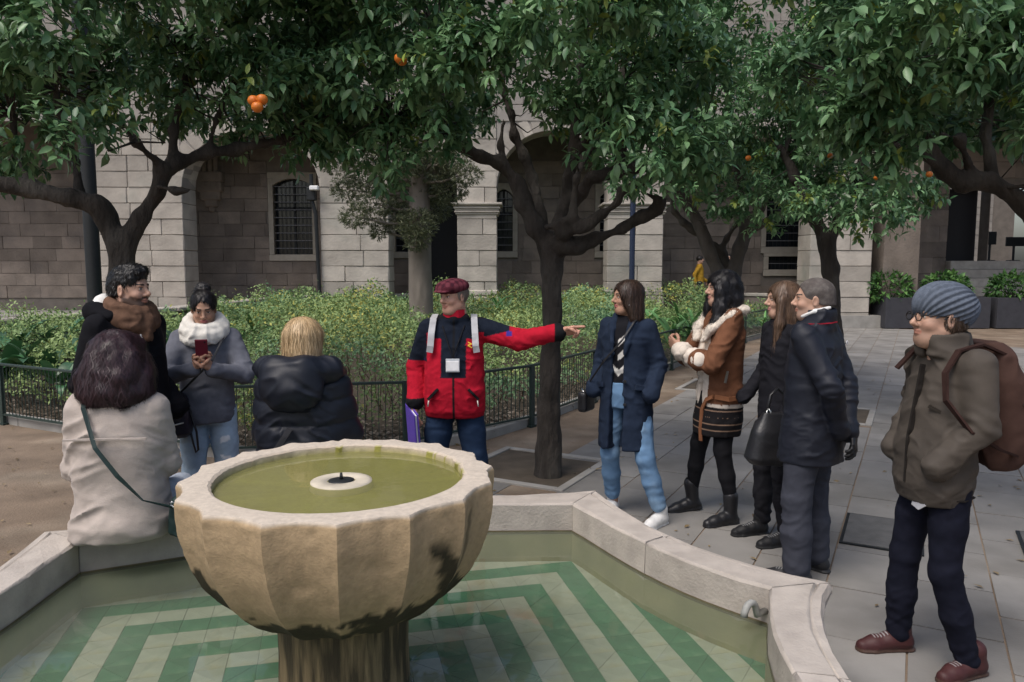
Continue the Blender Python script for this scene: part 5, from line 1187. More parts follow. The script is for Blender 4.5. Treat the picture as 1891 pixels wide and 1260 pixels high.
# ---- woman in the long blue coat
def blue_woman():
    s = Person('woman in open navy blue coat, light jeans and white sneakers by the pool', .79, 5.18, 238, .985)
    s.head((.02, .0, 1.585), -42, 0, skin='tan', brow=(.03, .02, .015), lips=(.4, .13, .12))
    shL, shR = (-.01, .15, 1.385), (-.01, -.15, 1.385); wL = (.09, .215, .93); eL = tuple(ik(shL, wL, .28, .24, (-1, .35, 0))); wR = (.09, -.21, .93); eR = tuple(ik(shR, wR, .28, .24, (-1, -.35, 0)))
    LG = [((0, .085, .88), (.05, .17, .48), (.0, .25, .155)), ((0, -.085, .88), (.02, -.11, .48), (-.10, -.14, .155))]; s.body([(shL, eL, wL), (shR, eR, wR)], LG)
    def sc_(V):
        C = np.tile(np.array([.012, .012, .015]), (len(V), 1)); x, y, z = V.T
        for zc in (1.30, 1.20, 1.09):
            f = z - zc - .9 * np.abs(y + .015) + .03; C[(f > -.016) & (f < .028) & (x > 0) & (np.abs(y + .01) < .07) & ((y > -.02) | (zc < 1.15))] = (.68, .66, .62)
        return C
    s.top('sweater', cloth('striped_knit', None, .9, .4, 260), [(.90, .15, .12), (1.0, .15, .12), (1.2, .155, .125), (1.32, .16, .115), (1.4, .13, .09), (1.46, .07, .07)], [], (.05,), disp=(.003, (12, 12, 20)), col=sc_, h=.008)
    s.trousers('jeans', cloth('light_jeans', (.13, .23, .37), .85, .4, 300, var=.18, scale=12, col2=(.22, .33, .46), c2lo=.5, c2hi=.7), LG, (.085, .064, .056), pel=(.155, .125), disp=.004)
    def ex(F):
        F.box((.22, -.012, .95), (.2, .040, .42), .02, k=.015, op='s'); F.box((.25, -.012, .62), (.2, .05, .3), .02, k=.015, op='s'); F.cone((.12, -.01, 1.36), (.12, -.01, 1.47), .05, .085, k=.01, op='s'); F.cone((-.01, 0, 1.42), (.0, 0, 1.52), .062, .075, k=.01, op='s')
        for y in (-1, 1): F.chain([((-.07, y * .045, 1.46), .016), ((.0, y * .085, 1.46), .018), ((.07, y * .085, 1.40), .020), ((.125, y * .058, 1.28), .017), ((.14, y * .045, 1.2), .01)], k=.012)
    navy = cloth('navy_wool', (.017, .026, .047), .95, .5, 250, .15, .5)
    s.top('coat', navy, [(.52, .215, .19, .0), (.7, .21, .18), (.9, .2, .165), (1.05, .19, .15), (1.2, .19, .145), (1.32, .19, .135), (1.39, .17, .11), (1.44, .11, .085), (1.47, .085, .08)], [(shL, eL, wL), (shR, eR, wR)], (.075, .066, .058), hem=.535, extra=ex, disp=(.006, (11, 11, 14)), h=.008)
    for y in (-1, 1): s.strap('pocket_flap', [(.135, y * .125, .985), (.06, y * .2, .965)], .035, .02, navy, side=(0, 0, 1))
    for z in (1.02, .86): q = MB(); q.lathe([(0, .006), (.011, .005), (.012, 0)], n=10); q.build('button', M_BLACKLEATHER, s.root, loc=(.152, .055, z), rot=(0, math.pi / 2, .2))
    F = hairfield(); F.ell((-.02, 0, .035), (.108, .091, .096)); F.loft([(-.19, .088, .055, -.045), (-.15, .105, .075, -.045), (-.08, .103, .09, -.035), (.02, .095, .1, -.02), (.06, .08, .09, -.02)], k=.02); hairface(F, (.105, 0, -.045), (.085, .066, .118)); F.box((.06, 0, -.16), (.075, .07, .10), .03, k=.02, op='s'); F.cone((-.02, 0, -.22), (-.02, 0, -.1), .05, .05, k=.01, op='s')
    s.on_head('hair', F, hairmat('dark_brown_hair', (.022, .014, .010), (.06, .035, .025)), strands(.0022))
    q = MB(); q.lathe([(0, .007), (.006, .004), (.007, 0), (.005, -.005), (0, -.007)], n=10); q.build('earring', cloth('pearl', (.75, .72, .66), .2, 0), s.root, True, loc=s.hp((.02, .088, -.05)))
    for p, a in (((.0, .26, .0), R(-12)), ((-.10, -.14, 0), R(18))): s.shoe(M_SHOE, p, a, 'sneaker', upper=(.68, .67, .65), sole=(.72, .72, .7))
    for y in (.255, -.14):
        F = Field((-.17, y - .1, .05), (.1, y + .1, .2), .008); F.cone((-.02 if y > 0 else -.115, y, .07), (-.02 if y > 0 else -.115, y, .15), .036, .038); V, Q = F.mesh(1); s.bv.append((V, Q, np.tile(s.skin, (len(V), 1))))
    s.finish()
    b = s.companion('shoulder_bag', 'small black shoulder bag at the hip of the woman in blue', 'bag'); F = Field((-.2, -.42, .68), (.25, -.1, 1.0), .008); F.box((.05, -.285, .84), (.085, .035, .075), .025); s.part('pouch', F, M_BLACKLEATHER, lambda V, Q: folds(V, Q, .004), None, 1, b)
    s.strap('strap', [(.06, -.26, .90), (.12, -.22, 1.0), (.165, -.1, 1.15), (.155, .03, 1.30), (.10, .09, 1.42), (-.02, .1, 1.475)], .012, .005, M_BLACKLEATHER, b); s.tube('chain', [(.05, -.31, .9), (.09, -.30, .93), (.11, -.27, .9)], .007, mat('chrome', (.6, .6, .6), .25, metal=1.), b)
blue_woman()

# ---- woman in the brown shearling jacket
def brown_woman():
    s = Person('woman with long black curls in brown shearling jacket, arms folded, striped skirt', 1.45, 5.2, 192, 1.0)
    s.head((.02, .0, 1.615), -8, -2, skin='light', lips=(.4, .17, .15)); DZ = .03
    shL, shR = (0, .15, 1.395 + DZ), (0, -.15, 1.395 + DZ); wL = (.27, -.07, 1.19); eL = (.17, .20, 1.13); wR = (.24, .13, 1.15); eR = (.17, -.21, 1.13)
    LG = [((0, .08, .90), (.03, .10, .52), (-.03, .135, .16)), ((0, -.08, .9), (.09, -.13, .52), (.10, -.2, .17))]; s.body([(shL, eL, wL), (shR, eR, wR)], LG)
    s.hand((.275, -.085, 1.205), (.3, -.6, .35), (-.7, 0, 0), 1, .6)
    tan, crm = np.array([.15, .066, .036]), np.array([.66, .58, .50])
    def col(V):
        x, y, z = V.T; a = np.abs(y); C = np.tile(tan, (len(V), 1)) * (1 + .18 * vnoise(V, 9.) + .08 * vnoise(V, 40.))[:, None]
        fr = (x > .125) & (a < .085) & (z < 1.40); C[fr] = crm; C[(z < .845 + .006 * vnoise(V, 60.))] = crm * .9; return C
    def ex(F):
        F.cone((.02, 0, 1.45 + DZ), (.03, 0, 1.56), .064, .08, k=.01, op='s')
        F.box((.27, 0, 1.0), (.15, .018, .5), .01, k=.02, op='s')
    sh = cloth('brown_suede', None, .9, .4, 180, .12, .4)
    s.top('jacket', sh, [(.815, .2, .165, .01), (.9, .2, .165, .01), (1.0, .185, .155, .01), (1.2, .195, .16, .01), (1.33, .19, .15), (1.42, .165, .115), (1.47, .1, .09), (1.5, .085, .085)], [(shL, eL, wL), (shR, eR, wR)], (.083, .078, .068), col=col, extra=ex, h=.008, disp=(.007, (12, 12, 18)))
    F = Field((-.25, -.28, 1.22), (.27, .28, 1.62), .008)                # big fleece collar
    F.chain([((-.10, .0, 1.47), .045), ((-.08, .12, 1.475), .045), ((.02, .15, 1.45), .048), ((.13, .10, 1.36), .042), ((.165, .06, 1.28), .03)], k=.02, sq=((.5, 0, .86), 1.5)); F.chain([((-.10, .0, 1.47), .045), ((-.08, -.12, 1.475), .045), ((.02, -.15, 1.45), .048), ((.13, -.10, 1.36), .042), ((.165, -.06, 1.28), .03)], k=.02, sq=((.5, 0, .86), 1.5))
    fc = s.part('fleece_collar', F, cloth('cream_fleece', (.66, .585, .50), 1., .9, 140, .12, .6), lambda V, Q: folds(V, Q, .005, (30, 30, 30), 0, False)); s.fuzz(fc, ((.6, .53, .45), (.72, .65, .56)))
    for (a, b, r) in ((eL, wL, .064), (eR, wR, .064)):
        a, b = np.array(a), np.array(b); F = Field(np.minimum(a, b) - .12, np.maximum(a, b) + .12, .008); u = (b - a) / np.linalg.norm(b - a); F.cone(b - u * .02, b + u * .015, r * .8 + .008, r * .8 + .008); s.part('cuff', F, bpy.data.materials['cream_fleece'])
    s.strap('belt', [(.13, .14, .90), (.155, .09, .87), (.165, .05, .8), (.17, .045, .66), (.168, .05, .58)], .035, .01, cloth('tan_belt', (.235, .10, .05)), side=(0, 1, 0)); s.strap('belt', [(-.1, .19, .9), (.05, .205, .89), (.12, .15, .90)], .03, .012, bpy.data.materials['tan_belt'], side=(0, 0, 1))
    s.strap('zip', [(.06, .2, 1.08), (.075, .198, 1.0)], .012, .012, mat('zip_metal', (.5, .48, .44), .35, metal=.8), side=(1, 0, 0))
    def kc(V):
        C = np.tile(np.array([.012, .011, .012]), (len(V), 1)); z = V[:, 2]
        for zc in (.80, .755, .71, .665): C[np.abs(z - zc) < .0028] = (.26, .17, .12)
        return C
    F = Field((-.25, -.26, .58), (.27, .26, .95), .007); F.loft([(.62, .175, .15, .025), (.72, .185, .155, .02), (.92, .17, .14)]); s.part('skirt', F, cloth('striped_skirt', None), lambda V, Q: folds(V, Q, .004, (14, 14, 8)), kc)
    s.trousers('tights', cloth('black_tights', (.010, .010, .012), .8, .1), LG, (.088, .058, .042), pel=(.15, .12), disp=.001)
    s.shoe(M_BLACKLEATHER, (.0, .135, 0), R(8), 'boot'); s.shoe(M_BLACKLEATHER, (.115, -.2, .005), R(2), 'boot', pitch=R(6))
    F = hairfield(1., (-.26, -.2, -.42), (.16, .2, .2)); F.ell((-.025, 0, .035), (.118, .1, .105)); F.loft([(-.2, .07, .055, -.05), (-.13, .11, .085, -.06), (-.05, .115, .1, -.05), (.05, .1, .1, -.03)], k=.03)
    F.chain([((.03, .085, .0), .035), ((.035, .10, -.12), .04), ((.06, .11, -.24), .034), ((.075, .10, -.34), .018)], k=.03); F.chain([((.03, -.085, .0), .035), ((.035, -.1, -.12), .04), ((.06, -.11, -.24), .03)], k=.03); hairface(F, (.11, 0, -.04), (.088, .07, .115)); F.box((.07, 0, -.15), (.08, .06, .08), .03, k=.02, op='s')
    s.on_head('hair', F, hairmat('black_hair', (.009, .009, .011), (.018, .016, .018)), lambda V, Q: folds(folds(V, Q, .009, (22, 22, 16), 1., False), Q, .004, (60, 60, 18), 4., False))
    s.finish()
brown_woman()

# ---- young woman with long brown hair, half hidden
def hidden_woman():
    s = Person('woman with long straight brown hair half hidden by the man with the shaved head', 1.72, 4.78, 190, .985)
    s.head((.02, 0, 1.585), -10, 0, skin='light', lips=(.42, .19, .17), brow=(.1, .06, .04)); shL, shR = (0, .16, 1.385), (0, -.16, 1.385); wL = (.1, .24, .9); eL = tuple(ik(shL, wL, .28, .25, (-1, .4, 0))); wR = (.15, -.22, .92); eR = tuple(ik(shR, wR, .28, .25, (-1, -.4, 0)))
    LG = [((0, .085, .88), (.03, .1, .48), (.0, .11, .12)), ((0, -.085, .88), (.05, -.1, .48), (.04, -.12, .12))]; s.body([(shL, eL, wL), (shR, eR, wR)], LG); s.hand((.11, .25, .87), (.2, 0, -1), (0, -1, 0), 1, .8)
    s.top('coat', cloth('black_coat', (.014, .014, .018)), [(.6, .19, .15), (.9, .185, .145), (1.2, .18, .14), (1.33, .18, .13), (1.4, .15, .1), (1.46, .09, .085)], [(shL, eL, wL), (shR, eR, wR)], (.073, .062, .05))
    s.trousers('trousers', cloth('black_trousers', (.014, .014, .017)), LG, (.09, .065, .052))
    for y in (.11, -.12): s.shoe(M_SHOE, (.02 if y > 0 else .08, y, 0), R(4), 'trainer', upper=(.012, .012, .013), sole=(.02, .02, .02))
    F = hairfield(1., (-.2, -.2, -.42)); F.ell((-.02, 0, .035), (.108, .09, .097)); F.loft([(-.40, .06, .04, -.02), (-.25, .095, .06, -.03), (-.1, .1, .085, -.035), (.05, .09, .1, -.02)], k=.02); F.chain([((.035, .08, .0), .024), ((.04, .085, -.15), .03), ((.06, .08, -.36), .018)], k=.02); hairface(F); F.box((.07, 0, -.2), (.07, .06, .15), .03, k=.02, op='s')
    s.on_head('hair', F, hairmat('brown_hair', (.075, .042, .026), (.16, .10, .065)), strands(.0022)); s.finish()
    b = s.companion('handbag', 'large soft black handbag carried beside the grey trousers', 'bag'); F = Field((-.1, .05, .55), (.5, .5, 1.1), .009)
    F.loft([(.60, .07, .12, .22, .27), (.64, .085, .155, .22, .27), (.80, .065, .125, .21, .27), (.92, .03, .085, .19, .27)], p=3); s.part('pouch', F, M_BLACKLEATHER, lambda V, Q: folds(V, Q, .009, (9, 9, 9)), None, 1, b); s.tube('handle', [(.13, .27, .90), (.13, .26, 1.02), (.17, .25, 1.06), (.22, .26, 1.02), (.25, .27, .9)], .010, M_BLACKLEATHER, b); s.tube('ring', [(.24, .275, .94), (.255, .28, .92), (.24, .285, .9), (.225, .28, .92), (.24, .275, .94)], .005, mat('ring_metal', (.6, .6, .58), .3, metal=1.), b)
hidden_woman()

# ---- man with the shaved head, seen from behind
def dark_man():
    s = Person('man with shaved grey head in navy jacket, hands behind his back', 1.69, 4.2, 138, 1.0)
    s.head((.02, .01, 1.59), 26, 0, skin='light', sex='m', beard=(.2, .16, .14, .3)); shL, shR = (0, .172, 1.40), (0, -.172, 1.40); wL = (-.17, .06, .89); wR = (-.19, -.02, .87); eL = tuple(ik(shL, wL, .31, .28, (-.9, 1, 0))); eR = tuple(ik(shR, wR, .31, .28, (-.9, -1, 0)))
    LG = [((0, .1, .88), (.02, .13, .48), (-.0, .15, .10)), ((0, -.1, .88), (.02, -.12, .48), (.0, -.13, .10))]; s.body([(shL, eL, wL), (shR, eR, wR)], LG)
    g = (.008, .008, .009); s.hand((-.19, .02, .885), (-.25, -.9, -.25), (.8, 0, 0), 1, .45, glove=g); s.hand((-.21, -.03, .86), (-.3, .5, -.8), (.8, 0, 0), -1, .5, glove=g)
    jk = cloth('navy_shell', (.008, .010, .018), .6, .2, 120, .12, .1, spec=.35)
    def ex(F): F.loft([(1.43, .10, .10), (1.48, .088, .092, -.01), (1.54, .084, .088, -.01)], k=.02); F.cone((.0, 0, 1.5), (.01, 0, 1.6), .066, .08, k=.01, op='s')
    s.top('jacket', jk, [(.66, .235, .185), (.8, .23, .182), (1.0, .21, .16), (1.2, .215, .155), (1.33, .215, .14), (1.40, .185, .115), (1.45, .11, .095)], [(shL, eL, wL), (shR, eR, wR)], (.088, .076, .058), hem=.69, extra=ex, disp=(.008, (9, 9, 17)), h=.008)
    s.strap('red_piping', [(.03, .10, 1.46), (-.04, .095, 1.462), (-.10, .05, 1.468), (-.112, .0, 1.472)], .006, .006, cloth('red_piping', (.30, .015, .03)), side=(0, 0, 1)); F = Field((-.2, -.15, 1.4), (.2, .15, 1.62), .006); F.chain([((.05, .07, 1.50), .012), ((-.02, .076, 1.53), .012), ((-.08, .03, 1.55), .010)], k=.01); s.part('shirt_collar', F, cloth('white_cotton', (.72, .72, .7)))
    q = MB(); q.tube([(-.145 + .0 * math.cos(t), -.075 + .011 * math.cos(t), 1.355 + .011 * math.sin(t)) for t in np.linspace(0, 6.28, 13)], .0022, 5); q.tube([(-.147, -.08, 1.35), (-.147, -.07, 1.36)], .002, 5); q.build('round_emblem', cloth('white_print', (.7, .7, .72)), s.root)
    s.trousers('trousers', cloth('grey_trousers', (.045, .048, .062), .85, .25, 260), LG, (.096, .078, .075), pel=(.175, .135), disp=.004)
    s.strap('orange_tab', [(.04, .19, .70), (.045, .192, .655)], .012, .006, cloth('orange_tab', (.7, .2, .04)), side=(1, 0, 0))
    for y in (.15, -.13): s.shoe(M_SHOE, (.0, y, 0), R(6) * (1 if y > 0 else -1), 'trainer', upper=(.02, .02, .022), sole=(.03, .03, .03))
    F = hairfield(1., (-.16, -.14, -.16), (.14, .14, .17), .004); F.ell((-.018, 0, .037), (.104, .0835, .089)); F.ell((-.05, 0, -.02), (.075, .074, .08), k=.02); hairface(F, (.102, 0, -.03), (.075, .1, .108)); F.box((.04, 0, -.10), (.08, .11, .075), .02, k=.01, op='s'); F.cone((-.05, 0, -.16), (-.05, 0, -.09), .1, .09, k=.01, op='s')
    s.on_head('hair', F, mat('cropped_hair', (.085, .072, .066), .8, .25, 60, .6, 400, col2=(.13, .115, .105), c2lo=.45, c2hi=.65)); s.finish()
dark_man()

# ---- man with the beanie
def beanie_man():
    s = Person('man in grey ribbed beanie, glasses and brown jacket standing by the pool', 1.86, 3.24, 186, .985)
    s.head((.04, .0, 1.578), -2, -3, size=1.04, skin='light', sex='m', brow=(.12, .08, .05), beard=(.22, .14, .10, .45)); shL, shR = (-.03, .17, 1.39), (-.03, -.17, 1.39); wL = (.13, .17, .97); wR = (.10, -.16, .97); eL = tuple(ik(shL, wL, .255, .235, (-1, .7, 0))); eR = tuple(ik(shR, wR, .255, .23, (-1, -.7, 0)))
    LG = [((.0, .09, .88), (.02, .11, .48), (-.10, .12, .09)), ((0, -.09, .88), (.06, -.11, .48), (.06, -.13, .09))]; s.body([(shL, eL, wL), (shR, eR, wR)], LG, cx=-.02)
    br = cloth('brown_waxed_cotton', (.062, .051, .041), .75, .35, 200, .22, .15, 9, spec=.3)
    def ex(F):
        F.loft([(1.42, .105, .10), (1.49, .092, .1, .01), (1.515, .09, .098, .015)], k=.02); F.cone((.02, 0, 1.45), (.05, 0, 1.58), .066, .085, k=.01, op='s'); F.box((.17, 0, 1.46), (.08, .03, .12), .02, k=.02, op='s')
    s.top('jacket', br, [(.775, .19, .135, .02), (.80, .195, .14, .02), (.86, .205, .155, .025), (1.0, .205, .155, .02), (1.2, .2, .14, .0), (1.33, .195, .125, -.02), (1.40, .17, .105, -.02), (1.45, .11, .095)], [(shL, eL, wL), (shR, eR, wR)], (.092, .079, .062), extra=ex, disp=(.010, (9, 9, 16)), h=.007)
    s.strap('front_zip', [(.105, .012, 1.38), (.125, .014, 1.25), (.155, .014, 1.05), (.155, .012, .86)], .012, .02, cloth('zip_tape', (.02, .017, .015)), side=(0, 1, 0)); s.strap('hem_seam', [(.138, .05, .815), (.10, .145, .815), (-.0, .178, .815), (-.08, .13, .815), (-.105, .0, .815)], .005, .012, bpy.data.materials['zip_tape'], side=(0, 0, 1)); s.strap('chest_pocket', [(.122, .09, 1.21), (.075, .15, 1.18)], .014, .014, cloth('dark_zip', (.03, .025, .02)), side=(0, 0, 1))
    s.strap('shirt_tail', [(.125, .1, .79), (.13, .07, .765), (.13, .03, .775)], .03, .008, cloth('pale_shirt', (.45, .45, .47)), side=(0, 0, 1))
    s.trousers('jeans', cloth('indigo_jeans', (.008, .009, .017), .85, .3, 260, .2), LG, (.083, .062, .052), pel=(.15, .118), disp=.006, h=.008)
    for p, a, y in (((-.12, .12, 0), R(14), 1), ((.07, -.13, 0), R(-4), -1)): s.shoe(M_SHOE, p, a, 'sneaker', upper=(.055, .018, .018), sole=(.07, .04, .03))
    # ribbed slouchy beanie
    F = hairfield(1., (-.24, -.16, -.12), (.16, .16, .2), .0045); F.ell((-.010, 0, .058), (.114, .092, .094)); F.ell((-.072, 0, .042), (.084, .086, .086), k=.05); F.ell((.02, 0, -.104), (.2, .15, .085), k=.01, op='s', rot=rotm(0, R(-14)))
    def rib(V, Q):
        an = np.arctan2(V[:, 1], (V[:, 2] - .03)); an2 = np.arctan2(V[:, 1], V[:, 0] + .16); ph = np.arctan2(V[:, 2] - .0, np.abs(V[:, 1]) + .02)
        r_ = np.sin(np.arctan2((V[:, 0] + .02) * .43 + (V[:, 2] - .03) * .9, V[:, 1]) * 27); return V + vnormals(V, Q) * (.0042 * r_ + .003 * vnoise(V, 18.))[:, None]
    s.on_head('beanie', F, cloth('grey_knit', (.10, .118, .15), 1., .9, 260, .22, .5, 60, wr=0.), rib)
    F = hairfield(1., (-.14, -.12, -.16), (.12, .12, .08), .005); F.ell((-.03, 0, -.01), (.09, .0835, .095)); hairface(F, (.085, 0, -.03), (.095, .1, .12)); F.cone((-.04, 0, -.2), (-.04, 0, -.115), .1, .09, k=.01, op='s'); s.on_head('hair', F, hairmat('man_brown_hair', (.06, .038, .025)))
    g = s.companion('glasses', 'dark framed spectacles on the man in the beanie', 'glasses'); fm = mat('dark_frame', (.012, .01, .01), .3)
    for y in (-1, 1):
        q = MB(); pts = [Vector(s.hp((.104, y * .033 + .021 * math.cos(t), .004 + .017 * math.sin(t)))) for t in np.linspace(0, 2 * math.pi, 17)]; q.tube(pts, .0024, 6); q.build('rim', fm, g, True); s.tube('temple', [s.hp((.102, y * .055, .01)), s.hp((.05, y * .078, .012)), s.hp((-.01, y * .083, .008))], .0024, fm, g)
    s.tube('bridge', [s.hp((.104, -.012, .008)), s.hp((.108, 0, .011)), s.hp((.104, .012, .008))], .0024, fm, g); s.finish()
    b = s.companion('rucksack', 'brown rucksack on the back of the man in the beanie', 'rucksack'); F = Field((-.55, -.28, .85), (-.05, .28, 1.55), .009); F.loft([(.93, .12, .07, -.25), (.96, .145, .09, -.26), (1.1, .155, .10, -.26), (1.3, .145, .09, -.24), (1.42, .12, .06, -.21), (1.47, .08, .04, -.19)], p=2.8); F.ell((-.34, 0, 1.08), (.05, .11, .11), k=.02)
    mb = cloth('rucksack_cloth', (.062, .034, .027), .8, .3, 160); s.part('bag', F, mb, lambda V, Q: folds(V, Q, .009, (8, 8, 10)), None, 1, b); s.strap('seam', [(-.26, .155, 1.22), (-.32, .13, 1.2), (-.35, .08, 1.19)], .01, .006, cloth('dark_seam', (.03, .02, .02)), b, side=(0, 0, 1))
    for y in (-1, 1): s.strap('shoulder_strap', [(-.20, y * .10, 1.43), (-.08, y * .12, 1.475), (.03, y * .13, 1.45), (.10, y * .15, 1.36), (.115, y * .185, 1.25), (.05, y * .255, 1.13), (-.10, y * .235, 1.05), (-.24, y * .15, 1.0)] if y > 0 else [(-.20, y * .10, 1.43), (-.08, y * .12, 1.475), (.03, y * .13, 1.45), (.12, y * .15, 1.34)], .03, .010, cloth('strap_dark', (.035, .018, .015)), b)
beanie_man()

# ---- bearded man in black
def bearded_man():
    s = Person('bearded dark haired man in black hooded jacket and brown scarf in profile', -2.13, 4.2, 338, 1.035)
    s.head((.03, 0, 1.59), 12, 0, skin='light', sex='m', beard=(.03, .02, .016, .85), smile=1.); shL, shR = (-.02, .17, 1.39), (-.02, -.17, 1.39); wL = (.12, .19, .93); wR = (.13, -.2, .93); eL = tuple(ik(shL, wL, .30, .27, (-1, .25, 0))); eR = tuple(ik(shR, wR, .30, .27, (-1, -.25, 0)))
    LG = [((0, .09, .88), (.03, .11, .48), (-.02, .12, .09)), ((0, -.09, .88), (.03, -.11, .48), (.0, -.12, .09))]; s.body([(shL, eL, wL), (shR, eR, wR)], LG)
    bk = cloth('black_wool', (.006, .006, .008), .9, .4, 200, .15, .15)
    s.top('jacket', bk, [(.66, .22, .19), (.8, .22, .19), (1.0, .215, .18), (1.2, .21, .17), (1.33, .205, .145), (1.4, .18, .12), (1.45, .12, .1)], [(shL, eL, wL), (shR, eR, wR)], (.095, .082, .065), hem=.67, disp=(.008, (9, 9, 13)))
    F = Field((-.3, -.25, 1.3), (.2, .25, 1.6), .008); F.chain([((.02, .13, 1.45), .04), ((-.09, .12, 1.47), .055), ((-.16, .0, 1.455), .065), ((-.09, -.12, 1.47), .055), ((.02, -.13, 1.45), .04)], k=.03); s.part('hood', F, bk, lambda V, Q: folds(V, Q, .006)); F = Field((-.3, -.2, 1.38), (.1, .2, 1.62), .007); F.chain([((-.05, .10, 1.505), .034), ((-.135, .06, 1.52), .042), ((-.15, -.02, 1.515), .042), ((-.10, -.09, 1.505), .036)], k=.03); s.part('hood_lining', F, cloth('white_fleece', (.66, .65, .62), 1., .8, 120), lambda V, Q: folds(V, Q, .004, (25, 25, 25)))
    F = Field((-.2, -.2, 1.32), (.22, .2, 1.62), .007)
    for z, r, t in ((1.50, .098, .034), (1.465, .108, .036), (1.43, .115, .032)): F.chain([((.02 + r * math.cos(a) * .92, r * math.sin(a), z - .03 * math.cos(a)), t) for a in np.linspace(0, 6.283, 15)], k=.01)
    F.chain([((.115, .0, 1.42), .04), ((.135, -.01, 1.34), .03)], k=.03); s.part('scarf', F, cloth('brown_scarf', (.12, .068, .045), 1., .7, 150, .35, .5, 25), lambda V, Q: folds(V, Q, .007, (16, 16, 34)))
    s.tube('drawstring', [(.15, -.06, 1.36), (.175, -.065, 1.30), (.178, -.06, 1.24)], .004, cloth('grey_cord', (.35, .35, .36))); s.trousers('trousers', cloth('black_denim', (.015, .016, .02)), LG, (.1, .078, .065))
    for y in (.12, -.12): s.shoe(M_SHOE, (.0, y, 0), 0, 'trainer', upper=(.02, .02, .02), sole=(.03, .03, .03))
    F = hairfield(1., (-.18, -.15, -.14), (.16, .15, .2)); F.ell((-.02, 0, .045), (.106, .083, .09)); F.ell((.03, 0, .105), (.07, .062, .035), k=.03); F.ell((-.06, 0, -.01), (.066, .075, .08), k=.02); hairface(F, (.118, 0, -.03), (.085, .12, .105)); [F.ell((-.003, y * .085, -.025), (.026, .03, .045), k=.008, op='s') for y in (-1, 1)]; F.cone((-.05, 0, -.2), (-.05, 0, -.1), .1, .09, k=.01, op='s')
    s.on_head('hair', F, hairmat('black_short_hair', (.010, .009, .009)), lambda V, Q: folds(folds(V, Q, .006, (34, 34, 24), 2., False), Q, .004, (90, 60, 60), 2., False)); s.finish()
bearded_man()

